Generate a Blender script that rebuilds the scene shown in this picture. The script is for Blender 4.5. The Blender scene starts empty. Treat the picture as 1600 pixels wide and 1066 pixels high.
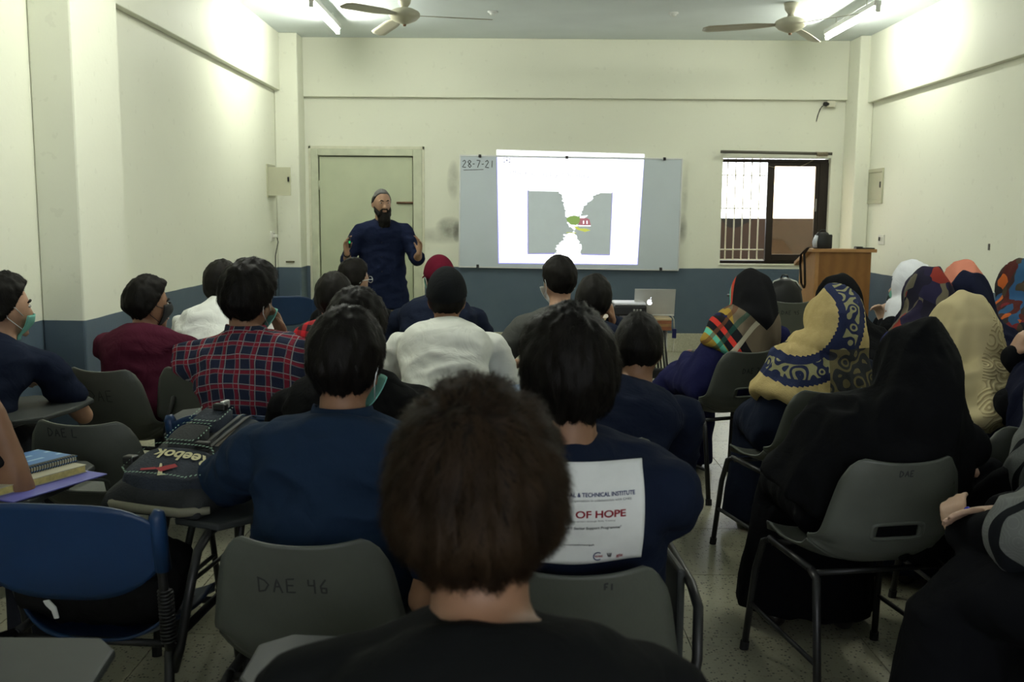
import bpy, bmesh, math, random
import numpy as np
from mathutils import Vector, Matrix, noise
from mathutils.bvhtree import BVHTree

random.seed(7)
rng = np.random.default_rng(7)
SC = bpy.context.scene
COL = SC.collection
R = math.radians

# ------------------------------------------------------------------ camera
CAM_H, PITCH, ROLL, F = 1.465, R(7.29), R(0.4), 1555.0
cam_d = bpy.data.cameras.new('camera')
cam_d.sensor_width = 36.0
cam_d.lens = F / 1600 * 36
cam_d.clip_start = 0.05
cam_d.dof.use_dof = True
cam_d.dof.focus_distance = 4.2
cam_d.dof.aperture_fstop = 7.1
cam = bpy.data.objects.new('camera', cam_d)
COL.objects.link(cam)
CM = Matrix.Translation((0, 0, CAM_H)) @ Matrix.Rotation(math.pi / 2 - PITCH, 4, 'X') @ Matrix.Rotation(ROLL, 4, 'Z')
cam.matrix_world = CM
SC.camera = cam

# ------------------------------------------------------------------ light and exposure
w = bpy.data.worlds.new('overcast_sky')
SC.world = w
w.use_nodes = True
w.node_tree.nodes['Background'].inputs[0].default_value = (0.92, 0.96, 1.0, 1)
w.node_tree.nodes['Background'].inputs[1].default_value = 7.0
SC.view_settings.view_transform = 'Standard'
SC.view_settings.look = 'None'
SC.view_settings.gamma = 1.0
SC.view_settings.use_curve_mapping = False
SC.view_settings.exposure = 0.0
TUBE_FRONT_L, TUBE_FRONT_R = 185.0, 118.0      # emission of the two tubes by the teacher
TUBE_MID_L, TUBE_MID_R = 240.0, 150.0          # emission of the two tubes over the middle rows
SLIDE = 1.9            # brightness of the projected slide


def P(u, v, Y):
    """world point at distance Y seen at pixel (u, v) of the 1600x1066 photograph"""
    d = CM.to_3x3() @ Vector(((u - 800) / F, -(v - 533) / F, -1))
    return Vector((0, 0, CAM_H)) + d * (Y / d.y)


# ------------------------------------------------------------------ materials
MATS = {}


def nodes_of(m):
    m.use_nodes = True
    nt = m.node_tree
    b = nt.nodes['Principled BSDF']
    return nt, nt.nodes, nt.links, b


def mat(name, col, rough=0.6, metal=0.0, vary=0.08, vscale=6.0, bump=0.0, bscale=40.0, spec=0.3, emit=0.0, sheen=0.0, coat=0.0):
    if name in MATS:
        return MATS[name]
    m = bpy.data.materials.new(name)
    nt, N, L, b = nodes_of(m)
    b.inputs['Roughness'].default_value = rough
    b.inputs['Metallic'].default_value = metal
    b.inputs['Specular IOR Level'].default_value = spec
    if sheen:
        b.inputs['Sheen Weight'].default_value = sheen
    if coat:
        b.inputs['Coat Weight'].default_value = coat
    tc = N.new('ShaderNodeTexCoord')
    nz = N.new('ShaderNodeTexNoise')
    nz.inputs['Scale'].default_value = vscale
    nz.inputs['Detail'].default_value = 5
    L.new(tc.outputs['Object'], nz.inputs['Vector'])
    rp = N.new('ShaderNodeValToRGB')
    rp.color_ramp.elements[0].position = 0.3
    rp.color_ramp.elements[1].position = 0.7
    rp.color_ramp.elements[0].color = [c * (1 - vary) for c in col] + [1]
    rp.color_ramp.elements[1].color = [min(1, c * (1 + vary)) for c in col] + [1]
    L.new(nz.outputs['Fac'], rp.inputs['Fac'])
    L.new(rp.outputs['Color'], b.inputs['Base Color'])
    if bump:
        n2 = N.new('ShaderNodeTexNoise')
        n2.inputs['Scale'].default_value = bscale
        n2.inputs['Detail'].default_value = 4
        L.new(tc.outputs['Object'], n2.inputs['Vector'])
        bp = N.new('ShaderNodeBump')
        bp.inputs['Strength'].default_value = bump
        bp.inputs['Distance'].default_value = 0.01
        L.new(n2.outputs['Fac'], bp.inputs['Height'])
        L.new(bp.outputs['Normal'], b.inputs['Normal'])
    if emit:
        b.inputs['Emission Color'].default_value = list(col) + [1]
        b.inputs['Emission Strength'].default_value = emit
    MATS[name] = m
    return m


class NB:
    """tiny node-graph builder for procedural patterns"""
    def __init__(s, name, rough=0.85, spec=0.2, coord='Object'):
        s.m = bpy.data.materials.new(name)
        MATS[name] = s.m
        s.nt, s.N, s.L, s.b = nodes_of(s.m)
        s.b.inputs['Roughness'].default_value = rough
        s.b.inputs['Specular IOR Level'].default_value = spec
        s.tc = s.N.new('ShaderNodeTexCoord')
        s.sep = s.N.new('ShaderNodeSeparateXYZ')
        s.L.new(s.tc.outputs[coord], s.sep.inputs[0])
        s.x, s.y, s.z = s.sep.outputs
        s.vec = s.tc.outputs[coord]

    def val(s, a, node, i):
        if isinstance(a, (int, float)):
            node.inputs[i].default_value = a
        else:
            s.L.new(a, node.inputs[i])

    def op(s, o, a, b=0.0, c=0.0):
        n = s.N.new('ShaderNodeMath')
        n.operation = o
        s.val(a, n, 0)
        if o not in ('SINE', 'COSINE', 'FRACT', 'ABSOLUTE', 'FLOOR', 'SQRT'):
            s.val(b, n, 1)
        if o in ('MULTIPLY_ADD', 'SMOOTH_MIN'):
            s.val(c, n, 2)
        return n.outputs[0]

    def noise(s, scale, detail=3, vec=None, dist=0.0):
        n = s.N.new('ShaderNodeTexNoise')
        n.inputs['Scale'].default_value = scale
        n.inputs['Detail'].default_value = detail
        n.inputs['Distortion'].default_value = dist
        s.L.new(vec or s.vec, n.inputs['Vector'])
        return n.outputs['Fac']

    def voronoi(s, scale, feature='F1', out='Distance', vec=None):
        n = s.N.new('ShaderNodeTexVoronoi')
        n.feature = feature
        n.inputs['Scale'].default_value = scale
        s.L.new(vec or s.vec, n.inputs['Vector'])
        return n.outputs[out]

    def band(s, v, period, lo, hi, off=0.0):
        """1 where fract(v/period+off) in [lo,hi]"""
        f = s.op('FRACT', s.op('MULTIPLY_ADD', v, 1.0 / period, off + 100.0))
        return s.op('MULTIPLY', s.op('GREATER_THAN', f, lo), s.op('LESS_THAN', f, hi))

    def between(s, v, lo, hi):
        return s.op('MULTIPLY', s.op('GREATER_THAN', v, lo), s.op('LESS_THAN', v, hi))

    def mix(s, fac, a, b):
        n = s.N.new('ShaderNodeMix')
        n.data_type = 'RGBA'
        s.val(fac, n, 0)
        for c, i in ((a, 6), (b, 7)):
            if isinstance(c, (tuple, list)):
                n.inputs[i].default_value = list(c)[:3] + [1]
            else:
                s.L.new(c, n.inputs[i])
        return n.outputs[2]

    def color(s, c):
        s.L.new(c, s.b.inputs['Base Color'])
        return s

    def bump(s, h, strength=0.3, dist=0.01):
        n = s.N.new('ShaderNodeBump')
        n.inputs['Strength'].default_value = strength
        n.inputs['Distance'].default_value = dist
        s.L.new(h, n.inputs['Height'])
        s.L.new(n.outputs[0], s.b.inputs['Normal'])
        return s


def emis(name, col, strength):
    m = bpy.data.materials.new(name)
    m.use_nodes = True
    nt = m.node_tree
    nt.nodes.clear()
    o = nt.nodes.new('ShaderNodeOutputMaterial')
    e = nt.nodes.new('ShaderNodeEmission')
    e.inputs[0].default_value = list(col) + [1]
    e.inputs[1].default_value = strength
    nt.links.new(e.outputs[0], o.inputs[0])
    MATS[name] = m
    return m


# ------------------------------------------------------------------ mesh building
class MB:
    def __init__(s):
        s.v, s.f = [], []

    def add(s, V, Fs):
        o = len(s.v)
        s.v += [tuple(p) for p in V]
        s.f += [tuple(i + o for i in f) for f in Fs]
        return s

    def box(s, x0, x1, y0, y1, z0, z1):
        V = [(x, y, z) for x in (x0, x1) for y in (y0, y1) for z in (z0, z1)]
        return s.add(V, [(0, 1, 3, 2), (4, 6, 7, 5), (0, 4, 5, 1), (2, 3, 7, 6), (0, 2, 6, 4), (1, 5, 7, 3)])

    def prism(s, poly, axis, a, b):
        """extrude a 2D polygon along an axis from a to b"""
        n = len(poly)
        def pt(p, h):
            return {'x': (h, p[0], p[1]), 'y': (p[0], h, p[1]), 'z': (p[0], p[1], h)}[axis]
        V = [pt(p, a) for p in poly] + [pt(p, b) for p in poly]
        Fs = [tuple(range(n))[::-1], tuple(range(n, 2 * n))] + [(i, (i + 1) % n, n + (i + 1) % n, n + i) for i in range(n)]
        return s.add(V, Fs)

    def tube(s, pts, r, n=10, cap=True):
        pts = [Vector(p) for p in pts]
        rr = r if isinstance(r, (list, tuple)) else [r] * len(pts)
        V, Fs = [], []
        up = None
        for i, p in enumerate(pts):
            t = (pts[min(i + 1, len(pts) - 1)] - pts[max(i - 1, 0)]).normalized()
            if up is None:
                up = t.orthogonal().normalized()
            up = (up - t * up.dot(t)).normalized()
            q = t.cross(up)
            for k in range(n):
                a = 2 * math.pi * k / n
                V.append(p + (up * math.cos(a) + q * math.sin(a)) * rr[i])
        for i in range(len(pts) - 1):
            for k in range(n):
                k2 = (k + 1) % n
                Fs.append((i * n + k, i * n + k2, (i + 1) * n + k2, (i + 1) * n + k))
        if cap:
            Fs.append(tuple(range(n))[::-1])
            m = (len(pts) - 1) * n
            Fs.append(tuple(range(m, m + n)))
        return s.add(V, Fs)

    def lathe(s, prof, n=24, c=(0, 0, 0), axis='z'):
        V, Fs = [], []
        for r, h in prof:
            for k in range(n):
                a = 2 * math.pi * k / n
                x, y = r * math.cos(a), r * math.sin(a)
                p = {'z': (x, y, h), 'y': (x, h, y), 'x': (h, x, y)}[axis]
                V.append((p[0] + c[0], p[1] + c[1], p[2] + c[2]))
        for i in range(len(prof) - 1):
            for k in range(n):
                k2 = (k + 1) % n
                Fs.append((i * n + k, i * n + k2, (i + 1) * n + k2, (i + 1) * n + k))
        return s.add(V, Fs)

    def grid(s, fn, nu, nv, skip=None):
        V = [fn(i / (nu - 1), j / (nv - 1)) for j in range(nv) for i in range(nu)]
        Fs = []
        for j in range(nv - 1):
            for i in range(nu - 1):
                if skip and skip(i, j):
                    continue
                Fs.append((j * nu + i, j * nu + i + 1, (j + 1) * nu + i + 1, (j + 1) * nu + i))
        return s.add(V, Fs)

    def mesh(s, name):
        me = bpy.data.meshes.new(name)
        me.from_pydata([tuple(p) for p in s.v], [], s.f)
        bm = bmesh.new()
        bm.from_mesh(me)
        bmesh.ops.recalc_face_normals(bm, faces=bm.faces)
        bm.to_mesh(me)
        bm.free()
        return me

    def build(s, name, m, parent=None, smooth=False, bev=0.0, solid=0.0, sub=0, seg=2, autosm=True):
        return mk(name, s.mesh(name), m, parent, smooth, bev, solid, sub, seg)


def mk(name, me, m, parent=None, smooth=False, bev=0.0, solid=0.0, sub=0, seg=2):
    o = bpy.data.objects.new(name, me)
    COL.objects.link(o)
    if m is not None:
        me.materials.clear()
        me.materials.append(m)
    if smooth:
        me.shade_smooth()
    if solid:
        d = o.modifiers.new('thickness', 'SOLIDIFY')
        d.thickness = solid
        d.offset = 0
    if sub:
        d = o.modifiers.new('subdivision', 'SUBSURF')
        d.levels = d.render_levels = sub
    if bev:
        d = o.modifiers.new('bevel', 'BEVEL')
        d.width = bev
        d.segments = seg
        d.limit_method = 'ANGLE'
        d.angle_limit = R(40)
    if parent is not None:
        o.parent = parent
    return o


def tag(o, label=None, cat=None, group=None, kind=None):
    if label: o['label'] = label
    if cat: o['category'] = cat
    if group: o['group'] = group
    if kind: o['kind'] = kind
    return o


def thing(name, label, cat, loc=(0, 0, 0), rotz=0.0, group=None):
    o = bpy.data.objects.new(name, None)
    o.empty_display_size = 0.1
    COL.objects.link(o)
    o.location = loc
    o.rotation_euler = (0, 0, rotz)
    return tag(o, label, cat, group)


def struct(name, mb, m, label=None, **k):
    o = mb.build(name, m, **k)
    o['kind'] = 'structure'
    if label: o['label'] = label
    return o


def text_mesh(s, size, bold=False):
    cu = bpy.data.curves.new('t', 'FONT')
    cu.body = s
    cu.size = size
    cu.align_x = 'LEFT'
    if bold:
        cu.offset = size * 0.025
    o = bpy.data.objects.new('t', cu)
    COL.objects.link(o)
    dg = bpy.context.evaluated_depsgraph_get()
    me = bpy.data.meshes.new_from_object(o.evaluated_get(dg))
    V = [tuple(v.co) for v in me.vertices]
    Fs = [tuple(p.vertices) for p in me.polygons]
    bpy.data.objects.remove(o)
    bpy.data.curves.remove(cu)
    bpy.data.meshes.remove(me)
    return V, Fs

# ------------------------------------------------------------------ room shell
YB, XL, XR, ZC, YR = 10.64, -2.43, 3.63, 3.26, -2.2
ZD = 0.90      # top of the slate dado
CREAM = (0.72, 0.73, 0.61)


def wall_mat(name, stains=()):
    g = NB(name, rough=0.55, spec=0.25)
    edge = g.op('ADD', g.z, g.op('MULTIPLY', g.op('SUBTRACT', g.noise(3.0, 3), 0.5), 0.012))
    n = g.noise(1.3, 4)
    cream = g.mix(n, [c * 0.95 for c in CREAM], [c * 1.04 for c in CREAM])
    fine = g.noise(14, 5)
    cream = g.mix(g.op('MULTIPLY', g.op('GREATER_THAN', fine, 0.66), 0.10), cream, (0.35, 0.34, 0.26))
    for (sx, sz, wx, wz, am) in stains:
        dx = g.op('DIVIDE', g.op('SUBTRACT', g.x, sx), wx)
        dz = g.op('DIVIDE', g.op('SUBTRACT', g.z, sz), wz)
        d2 = g.op('ADD', g.op('MULTIPLY', dx, dx), g.op('MULTIPLY', dz, dz))
        k = g.op('MAXIMUM', g.op('SUBTRACT', 1.0, d2), 0.0)
        k = g.op('MULTIPLY', k, g.op('MULTIPLY', g.noise(9, 4), 1.6 * am))
        cream = g.mix(k, cream, (0.10, 0.10, 0.08))
    n2 = g.noise(5, 5)
    slate = g.mix(n2, (0.060, 0.088, 0.118), (0.085, 0.118, 0.150))
    g.color(g.mix(g.op('LESS_THAN', edge, ZD), cream, slate))
    g.bump(g.noise(35, 4), 0.12, 0.006)
    return g.m


def px(u, v, Y=YB):
    return P(u, v, Y)


st = []
for (u, v, wx, wz, am) in ((708, 282, .07, .22, .5), (703, 355, .16, .12, .75), (714, 362, .05, .12, .9), (1066, 358, .06, .18, .6), (690, 368, .3, .1, .4), (1070, 300, .04, .3, .25)):
    q = px(u, v)
    st.append((q.x, q.z, wx, wz, am))
m_wall_f = wall_mat('front_wall_paint', st)
m_wall = wall_mat('wall_paint')
m_ceil = mat('ceiling_paint', (0.68, 0.74, 0.76), 0.7, vary=0.04, vscale=2)

# openings in the front wall
wa, wb = px(1130, 246), px(1291, 413)
WX0, WX1, WZ1, WZ0 = wa.x, wb.x, wa.z, wb.z
da, db = px(490, 240), px(655, 240)
DX0, DX1, DZ1 = da.x, db.x, 2.10
T = 0.22
b = MB()
b.box(XL - T, DX0, YB, YB + T, 0, ZC)
b.box(DX0, DX1, YB, YB + T, DZ1, ZC)
b.box(DX1, WX0, YB, YB + T, 0, ZC)
b.box(WX0, WX1, YB, YB + T, 0, WZ0)
b.box(WX0, WX1, YB, YB + T, WZ1, ZC)
b.box(WX1, XR + T, YB, YB + T, 0, ZC)
struct('wall_front', b, m_wall_f, 'cream front wall with slate blue dado')
struct('wall_left', MB().box(XL - T, XL, YR, YB, 0, ZC), m_wall, 'cream left wall with slate blue dado')
struct('wall_right', MB().box(XR, XR + T, YR, YB, 0, ZC), m_wall, 'cream right wall with slate blue dado')
RX0, RX1, RZ0, RZ1 = -1.5, 2.7, 1.05, 2.25        # unseen rear window, added so daylight reaches the near rows
b = MB()
b.box(XL - T, RX0, YR - T, YR, 0, ZC)
b.box(RX1, XR + T, YR - T, YR, 0, ZC)
b.box(RX0, RX1, YR - T, YR, 0, RZ0)
b.box(RX0, RX1, YR - T, YR, RZ1, ZC)
struct('wall_back', b, m_wall, 'cream rear wall behind the back row')
struct('ceiling', MB().box(XL - T, XR + T, YR - T, YB + T, ZC, ZC + 0.15), m_ceil, 'pale bluish white ceiling')

# pillars and beams
XPL, XPR = XL + 0.24, XR - 0.16
struct('pillar', MB().box(XL, XPL, 10.32, YB, 0, ZC), m_wall, 'front left corner pillar', bev=.012)
struct('pillar', MB().box(XPR, XR, 10.26, YB, 0, ZC), m_wall, 'front right corner pillar', bev=.012)
struct('pillar', MB().box(XL, XPL - 0.02, 5.12, 5.72, 0, ZC), m_wall, 'broad pillar on left wall', bev=.012)
struct('pillar', MB().box(XPR - .02, XR, 6.2, 6.85, 0, ZC), m_wall, 'pillar on right wall at picture edge', bev=.012)
ZL = 2.66
struct('beam', MB().box(XPL, XPR, YB - 0.06, YB, ZL, ZC), m_wall_f, 'shallow beam across front wall', bev=.006)
struct('beam', MB().box(XL, XL + 0.06, 5.72, 10.32, ZL + .03, ZC), m_wall, 'shallow beam along left wall', bev=.006)
struct('beam', MB().box(XR - 0.06, XR, 6.85, 10.26, ZL - .06, ZC), m_wall, 'shallow beam along right wall', bev=.006)

# terrazzo skirting
m_skirt = mat('terrazzo_skirting', (0.40, 0.39, 0.29), 0.45, vary=.15, vscale=60)
ZS = 0.20
struct('baseboard_front', MB().box(DX1 + .06, XPR, YB - .02, YB, 0, ZS), m_skirt, bev=.004)
struct('baseboard_left', MB().box(XL, XL + .02, 5.72, 10.32, 0, ZS), m_skirt, bev=.004)
struct('baseboard_right', MB().box(XR - .02, XR, 6.85, 10.26, 0, ZS), m_skirt, bev=.004)

# floor: cast terrazzo panels with narrow joints
g = NB('terrazzo', rough=0.38, spec=0.4)
vc = g.voronoi(95, 'F1', 'Color')
sp = g.N.new('ShaderNodeSeparateColor')
g.L.new(vc, sp.inputs[0])
vd = g.voronoi(95, 'F1', 'Distance')
near = g.op('LESS_THAN', vd, 0.42)
dark = g.op('MULTIPLY', g.op('GREATER_THAN', sp.outputs[0], 0.80), near)
mid = g.op('MULTIPLY', g.between(sp.outputs[0], 0.55, 0.80), near)
base = g.mix(g.noise(1.7, 4), (0.27, 0.262, 0.185), (0.35, 0.338, 0.243))
c = g.mix(g.op('MULTIPLY', mid, .45), base, (0.20, 0.17, 0.10))
c = g.mix(g.op('MULTIPLY', dark, .9), c, (0.035, 0.033, 0.025))
stain = g.op('MULTIPLY', g.op('GREATER_THAN', g.noise(2.6, 5), .60), .22)
g.color(g.mix(stain, c, (0.16, 0.15, 0.11)))
m_terr = g.m
m_joint = mat('floor_joint', (0.10, 0.095, 0.075), .8)
fl = struct('floor', MB().box(XL - T, XR + T, YR - T, YB + T, -0.12, -0.004), m_joint, 'speckled beige terrazzo floor')
TS = 0.61
tile_me = MB().box(0.002, TS - .002, 0.002, TS - .002, -.004, 0).mesh('terrazzo_panel')
tile_me.materials.append(m_terr)
nx = int(math.ceil((XR - XL) / TS))
ny = int(math.ceil((YB - YR) / TS))
for i in range(nx):
    for j in range(ny):
        o = bpy.data.objects.new('terrazzo_panel', tile_me)
        COL.objects.link(o)
        o.parent = fl
        x0 = XL + i * TS
        y0 = YB - (j + 1) * TS
        sx = min(1, (XR - x0) / TS)
        o.location = (x0, max(y0, YR), 0)
        o.scale = (sx, 1 if y0 >= YR else (y0 + TS - YR) / TS, 1)

# door
m_door = mat('door_paint', (0.45, 0.485, 0.34), .45, vary=.06, vscale=3, bump=.05, bscale=30)
m_frame = mat('door_frame_paint', (0.50, 0.525, 0.39), .45, vary=.12, vscale=8)
m_dark = mat('dark_gap', (0.02, 0.02, 0.018), .9)
m_brass = mat('worn_brown_metal', (0.13, 0.075, 0.045), .45, metal=.6)
d = thing('door_1', 'pale green flush door', None, ((DX0 + DX1) / 2, YB, 0))
d['kind'] = 'structure'
hw = (DX1 - DX0) / 2
MB().box(-hw, hw, .10, .13, 0, DZ1).build('door_backing', m_dark, d)
MB().box(-hw + .055, hw - .075, .022, .062, .01, DZ1 - .05).build('door_leaf', m_door, d, bev=.003)
b = MB()
b.box(-hw - .03, -hw + .045, -.012, .09, 0, DZ1 + .03)
b.box(hw - .065, hw + .03, -.012, .09, 0, DZ1 + .03)
b.box(-hw + .045, hw - .065, -.012, .09, DZ1 - .04, DZ1 + .03)
b.build('door_frame', m_frame, d, bev=.006)
b = MB()
b.box(-hw - .055, -hw - .03, -.008, .0, 0, DZ1 + .06)
b.box(hw + .03, hw + .055, -.008, .0, 0, DZ1 + .06)
b.box(-hw - .055, hw + .055, -.008, .0, DZ1 + .03, DZ1 + .06)
b.build('architrave', mat('architrave_paint', (.60, .60, .46), .5, vary=.1, vscale=10), d, bev=.003)
q = px(637, 317)
bo = MB()
bo.box(q.x - d.location.x - .12, q.x - d.location.x + .10, .004, .022, q.z - .012, q.z + .012)
bo = bo.build('slide_bolt', m_brass, d, bev=.004)
MB().tube([(q.x - d.location.x - .11, 0, q.z), (q.x - d.location.x + .12, 0, q.z)], .007).build('bolt_rod', m_brass, bo, smooth=True)
for zz in (.35, 1.75):
    MB().tube([(-hw + .05, .012, zz - .05), (-hw + .05, .012, zz + .05)], .008).build('hinge', m_frame, d, smooth=True)

# window
m_alu = mat('dark_bronze_aluminium', (0.022, 0.016, 0.012), .4, metal=.3)
m_grille = mat('cream_grille_paint', (0.62, 0.58, 0.42), .5)
wn = thing('window_1', 'sliding window with dark bronze frame and bar grille', None, ((WX0 + WX1) / 2, YB, WZ0))
wn['kind'] = 'structure'
ww, wh = WX1 - WX0, WZ1 - WZ0
hw = ww / 2
xm0, xm1 = px(1200, 330).x - wn.location.x, px(1211, 330).x - wn.location.x
xr = px(1277, 330).x - wn.location.x
b = MB()
b.box(-hw, hw, .08, .14, 0, .03)
b.box(-hw, hw, .08, .14, wh - .045, wh - .01)
b.box(-hw, -hw + .012, .08, .14, .03, wh - .045)
b.box(xr + .03, hw, .06, .14, .03, wh - .045)
b.build('window_frame', m_alu, wn, bev=.003)
b = MB()
b.box(xm0, xm1, .07, .10, .03, wh - .045)
b.box(xr - .012, xr + .03, .07, .10, .03, wh - .045)
b.box(xm1, xr - .012, .07, .10, .03, .10)
b.box(xm1, xr - .012, .07, .10, wh - .085, wh - .045)
sash = b.build('sliding_sash', m_alu, wn, bev=.003)
MB().box(xr - .004, xr + .006, .055, .07, wh * .50, wh * .62).build('sash_handle', mat('grey_metal', (.25, .25, .24), .4, metal=.7), sash, bev=.002)
gm = bpy.data.materials.new('hazy_window_glass')
gm.use_nodes = True
nt = gm.node_tree
nt.nodes.clear()
out = nt.nodes.new('ShaderNodeOutputMaterial')
tr = nt.nodes.new('ShaderNodeBsdfTransparent')
tr.inputs[0].default_value = (.86, .78, .66, 1)
tl = nt.nodes.new('ShaderNodeBsdfTranslucent')
tl.inputs[0].default_value = (.40, .30, .2, 1)
gl = nt.nodes.new('ShaderNodeBsdfGlossy')
gl.inputs['Roughness'].default_value = .05
m1 = nt.nodes.new('ShaderNodeMixShader')
m1.inputs[0].default_value = .02
m2 = nt.nodes.new('ShaderNodeMixShader')
m2.inputs[0].default_value = .05
nt.links.new(tr.outputs[0], m1.inputs[1])
nt.links.new(tl.outputs[0], m1.inputs[2])
nt.links.new(m1.outputs[0], m2.inputs[1])
nt.links.new(gl.outputs[0], m2.inputs[2])
nt.links.new(m2.outputs[0], out.inputs[0])
MB().box(xm1, xr - .012, .083, .088, .10, wh - .085).build('pane', gm, sash)
for k in range(12):
    xx = px(1138.5 + 12.7 * k, 380).x - wn.location.x
    if xx < xm0:
        MB().tube([(xx, .17, 0), (xx, .17, wh)], .007, 8).build('grille_bar', m_grille, wn, smooth=True)
for v in (273, 325.5, 391, 407):
    zz = px(1165, v).z - WZ0
    MB().box(-hw, xm0 + .01, .158, .182, zz - .006, zz + .006).build('grille_rail', m_grille, wn)
MB().box(-hw - .01, hw + .01, -.015, .2, -.02, .0).build('window_sill', mat('sill_paint', (.66, .65, .52), .5), wn, bev=.004)
w2 = thing('added_window', 'wide unseen window added in the rear wall for daylight', None, ((RX0 + RX1) / 2, YR, RZ0))
w2['kind'] = 'structure'
hw2, wh2 = (RX1 - RX0) / 2, RZ1 - RZ0
b = MB()
b.box(-hw2, hw2, -.14, -.08, 0, .04); b.box(-hw2, hw2, -.14, -.08, wh2 - .04, wh2)
for xx in (-hw2, -hw2 / 2 - .02, -.02, hw2 / 2 - .02, hw2 - .04):
    b.box(xx, xx + .04, -.14, -.08, .04, wh2 - .04)
b.build('window_frame', m_alu, w2, bev=.003)
MB().box(-hw2 - .01, hw2 + .01, -.2, .015, -.02, .0).build('window_sill', MATS['sill_paint'], w2, bev=.004)
# what stands outside the window
g = NB('outside_brick_wall', rough=.9)
cc = g.mix(g.noise(3.0, 4), (0.020, 0.0085, 0.003), (0.011, 0.008, 0.004))
g.color(g.mix(g.op('GREATER_THAN', g.noise(1.1, 2), .55), cc, (0.005, 0.004, 0.002)))
ow = MB().box(0.6, 5.2, 13.2, 13.4, -.1, P(1165, 341, 13.2).z).build('boundary_wall', g.m)
tag(ow, 'brown boundary wall seen through the window', 'wall', kind='structure')
og = MB().box(-3, 7, YB + T, 16, -.15, -.1).build('outside_ground', mat('outside_concrete', (.25, .2, .15), .9))
tag(og, 'concrete ground outside the window', 'ground', kind='structure')

# curtain rod with string wound around its end
m_rod = mat('grey_brown_rod', (.085, .08, .062), .45)
ra, rb = px(1126, 237, YB - .09), px(1300, 240.5, YB - .09)
cr = thing('curtain_rod', 'bare grey curtain rod above the window', 'curtain rod', ra)
dv = rb - ra
MB().tube([(0, 0, 0), dv], .016, 10).build('rod', m_rod, cr, smooth=True)
for t in (.06, .93):
    p = dv * t
    b = MB().box(p.x - .012, p.x + .012, -.0, .09, p.z - .012, p.z + .012)
    b.build('bracket', m_rod, cr, bev=.003)
pts = []
for k in range(120):
    t = k / 119
    p = dv * (.86 + .1 * t)
    a = k * 1.1
    rr = .022 + .012 * noise.noise((k * .3, 0, 0))
    pts.append((p.x, rr * math.cos(a), p.z + rr * math.sin(a) - .006))
MB().tube(pts, .0025, 5).build('string', mat('old_string', (.28, .24, .16), .9), cr, smooth=True)
pts = [dv * .9 + Vector((0, -.01, -.02))]
for k in range(1, 14):
    t = k / 13
    pts.append(Vector((dv.x * (.9 - .5 * t), .0 + .05 * t, dv.z * .9 - .02 - .16 * math.sin(t * 2.4) * (1 - .2 * t))))
MB().tube(pts, .0018, 5).build('loose_string', MATS['old_string'], cr, smooth=True)

# ------------------------------------------------------------------ fluorescent tubes
m_house = mat('white_enamel', (.62, .63, .58), .4)


def batten(x, y0, y1, z, power, label, grp):
    t = thing('fluorescent_light', label, 'lamp', (x, (y0 + y1) / 2, z), 0, grp)
    h = (y1 - y0) / 2
    MB().box(-.03, .03, -h, h, .03, .075).build('housing', m_house, t, bev=.006)
    for s in (-1, 1):
        MB().box(-.018, .018, s * h - .015, s * h + .015, -.02, .05).build('lamp_holder', m_house, t, bev=.004)
        MB().tube([(0, s * h * .6, .07), (0, s * h * .6, ZC - z)], .006, 8).build('hanger_rod', m_house, t, smooth=True)
    e = MATS.get('tube_%g' % power) or emis('tube_%g' % power, (0.98, 1.0, 0.88), power)
    MB().tube([(0, -h + .015, 0), (0, h - .015, 0)], .0165, 12).build('tube', e, t, smooth=True)


batten(-1.64, 8.32, 9.55, 3.13, TUBE_FRONT_L, 'lit fluorescent tube on ceiling left of front, above door', 'ceiling fluorescent tubes')
batten(2.93, 8.3, 9.62, 3.12, TUBE_FRONT_R, 'lit fluorescent tube on ceiling right of front, beside fan', 'ceiling fluorescent tubes')
batten(-1.0, 4.2, 5.42, 3.13, TUBE_MID_L, 'lit fluorescent tube above left middle rows', 'ceiling fluorescent tubes')
batten(2.3, 4.2, 5.42, 3.13, TUBE_MID_R, 'lit fluorescent tube above right middle rows', 'ceiling fluorescent tubes')

# ------------------------------------------------------------------ ceiling fans
m_fan = mat('cream_fan_enamel', (.40, .385, .29), .3, vary=.05)
m_fan2 = mat('fan_blade_enamel', (.36, .34, .27), .35, vary=.05)


def fan(c, rot, label):
    t = thing('ceiling_fan', label, 'fan', c, rot, 'ceiling fans')
    top = ZC - c.z
    MB().lathe([(0, -.075), (.02, -.072), (.05, -.062), (.10, -.04), (.128, -.012), (.132, .012), (.12, .03), (.075, .052), (.03, .062), (.022, .09), (0, .09)], 32).build('motor_housing', m_fan, t, smooth=True)
    MB().lathe([(0, -.09), (.012, -.088), (.016, -.07), (0, -.07)], 16).build('oil_cap', m_brass, t, smooth=True)
    MB().tube([(0, 0, .06), (0, 0, top)], .016, 12).build('down_rod', m_fan, t, smooth=True)
    MB().lathe([(.018, .08), (.034, .1), (.036, .17), (.02, .18)], 20).build('lower_canopy', m_fan, t, smooth=True)
    MB().lathe([(.02, top - .1), (.05, top - .06), (.062, top - .004), (0, top - .002)], 20).build('upper_canopy', m_fan, t, smooth=True)
    for k in range(3):
        a = 2 * math.pi * k / 3
        ca, sa = math.cos(a), math.sin(a)

        def fn(i, j):
            r = .11 + .63 * i
            wd = (.05 + .075 * min(1, i * 3.0)) * (1 if i < .93 else 1 - ((i - .93) / .07) ** 2 * .5)
            y = (j - .5) * wd
            z = -.005 - .035 * i + y * .22
            return (r * ca - y * sa, r * sa + y * ca, z)
        MB().grid(fn, 14, 5).build('blade', m_fan2, t, smooth=True, solid=.004)


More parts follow.
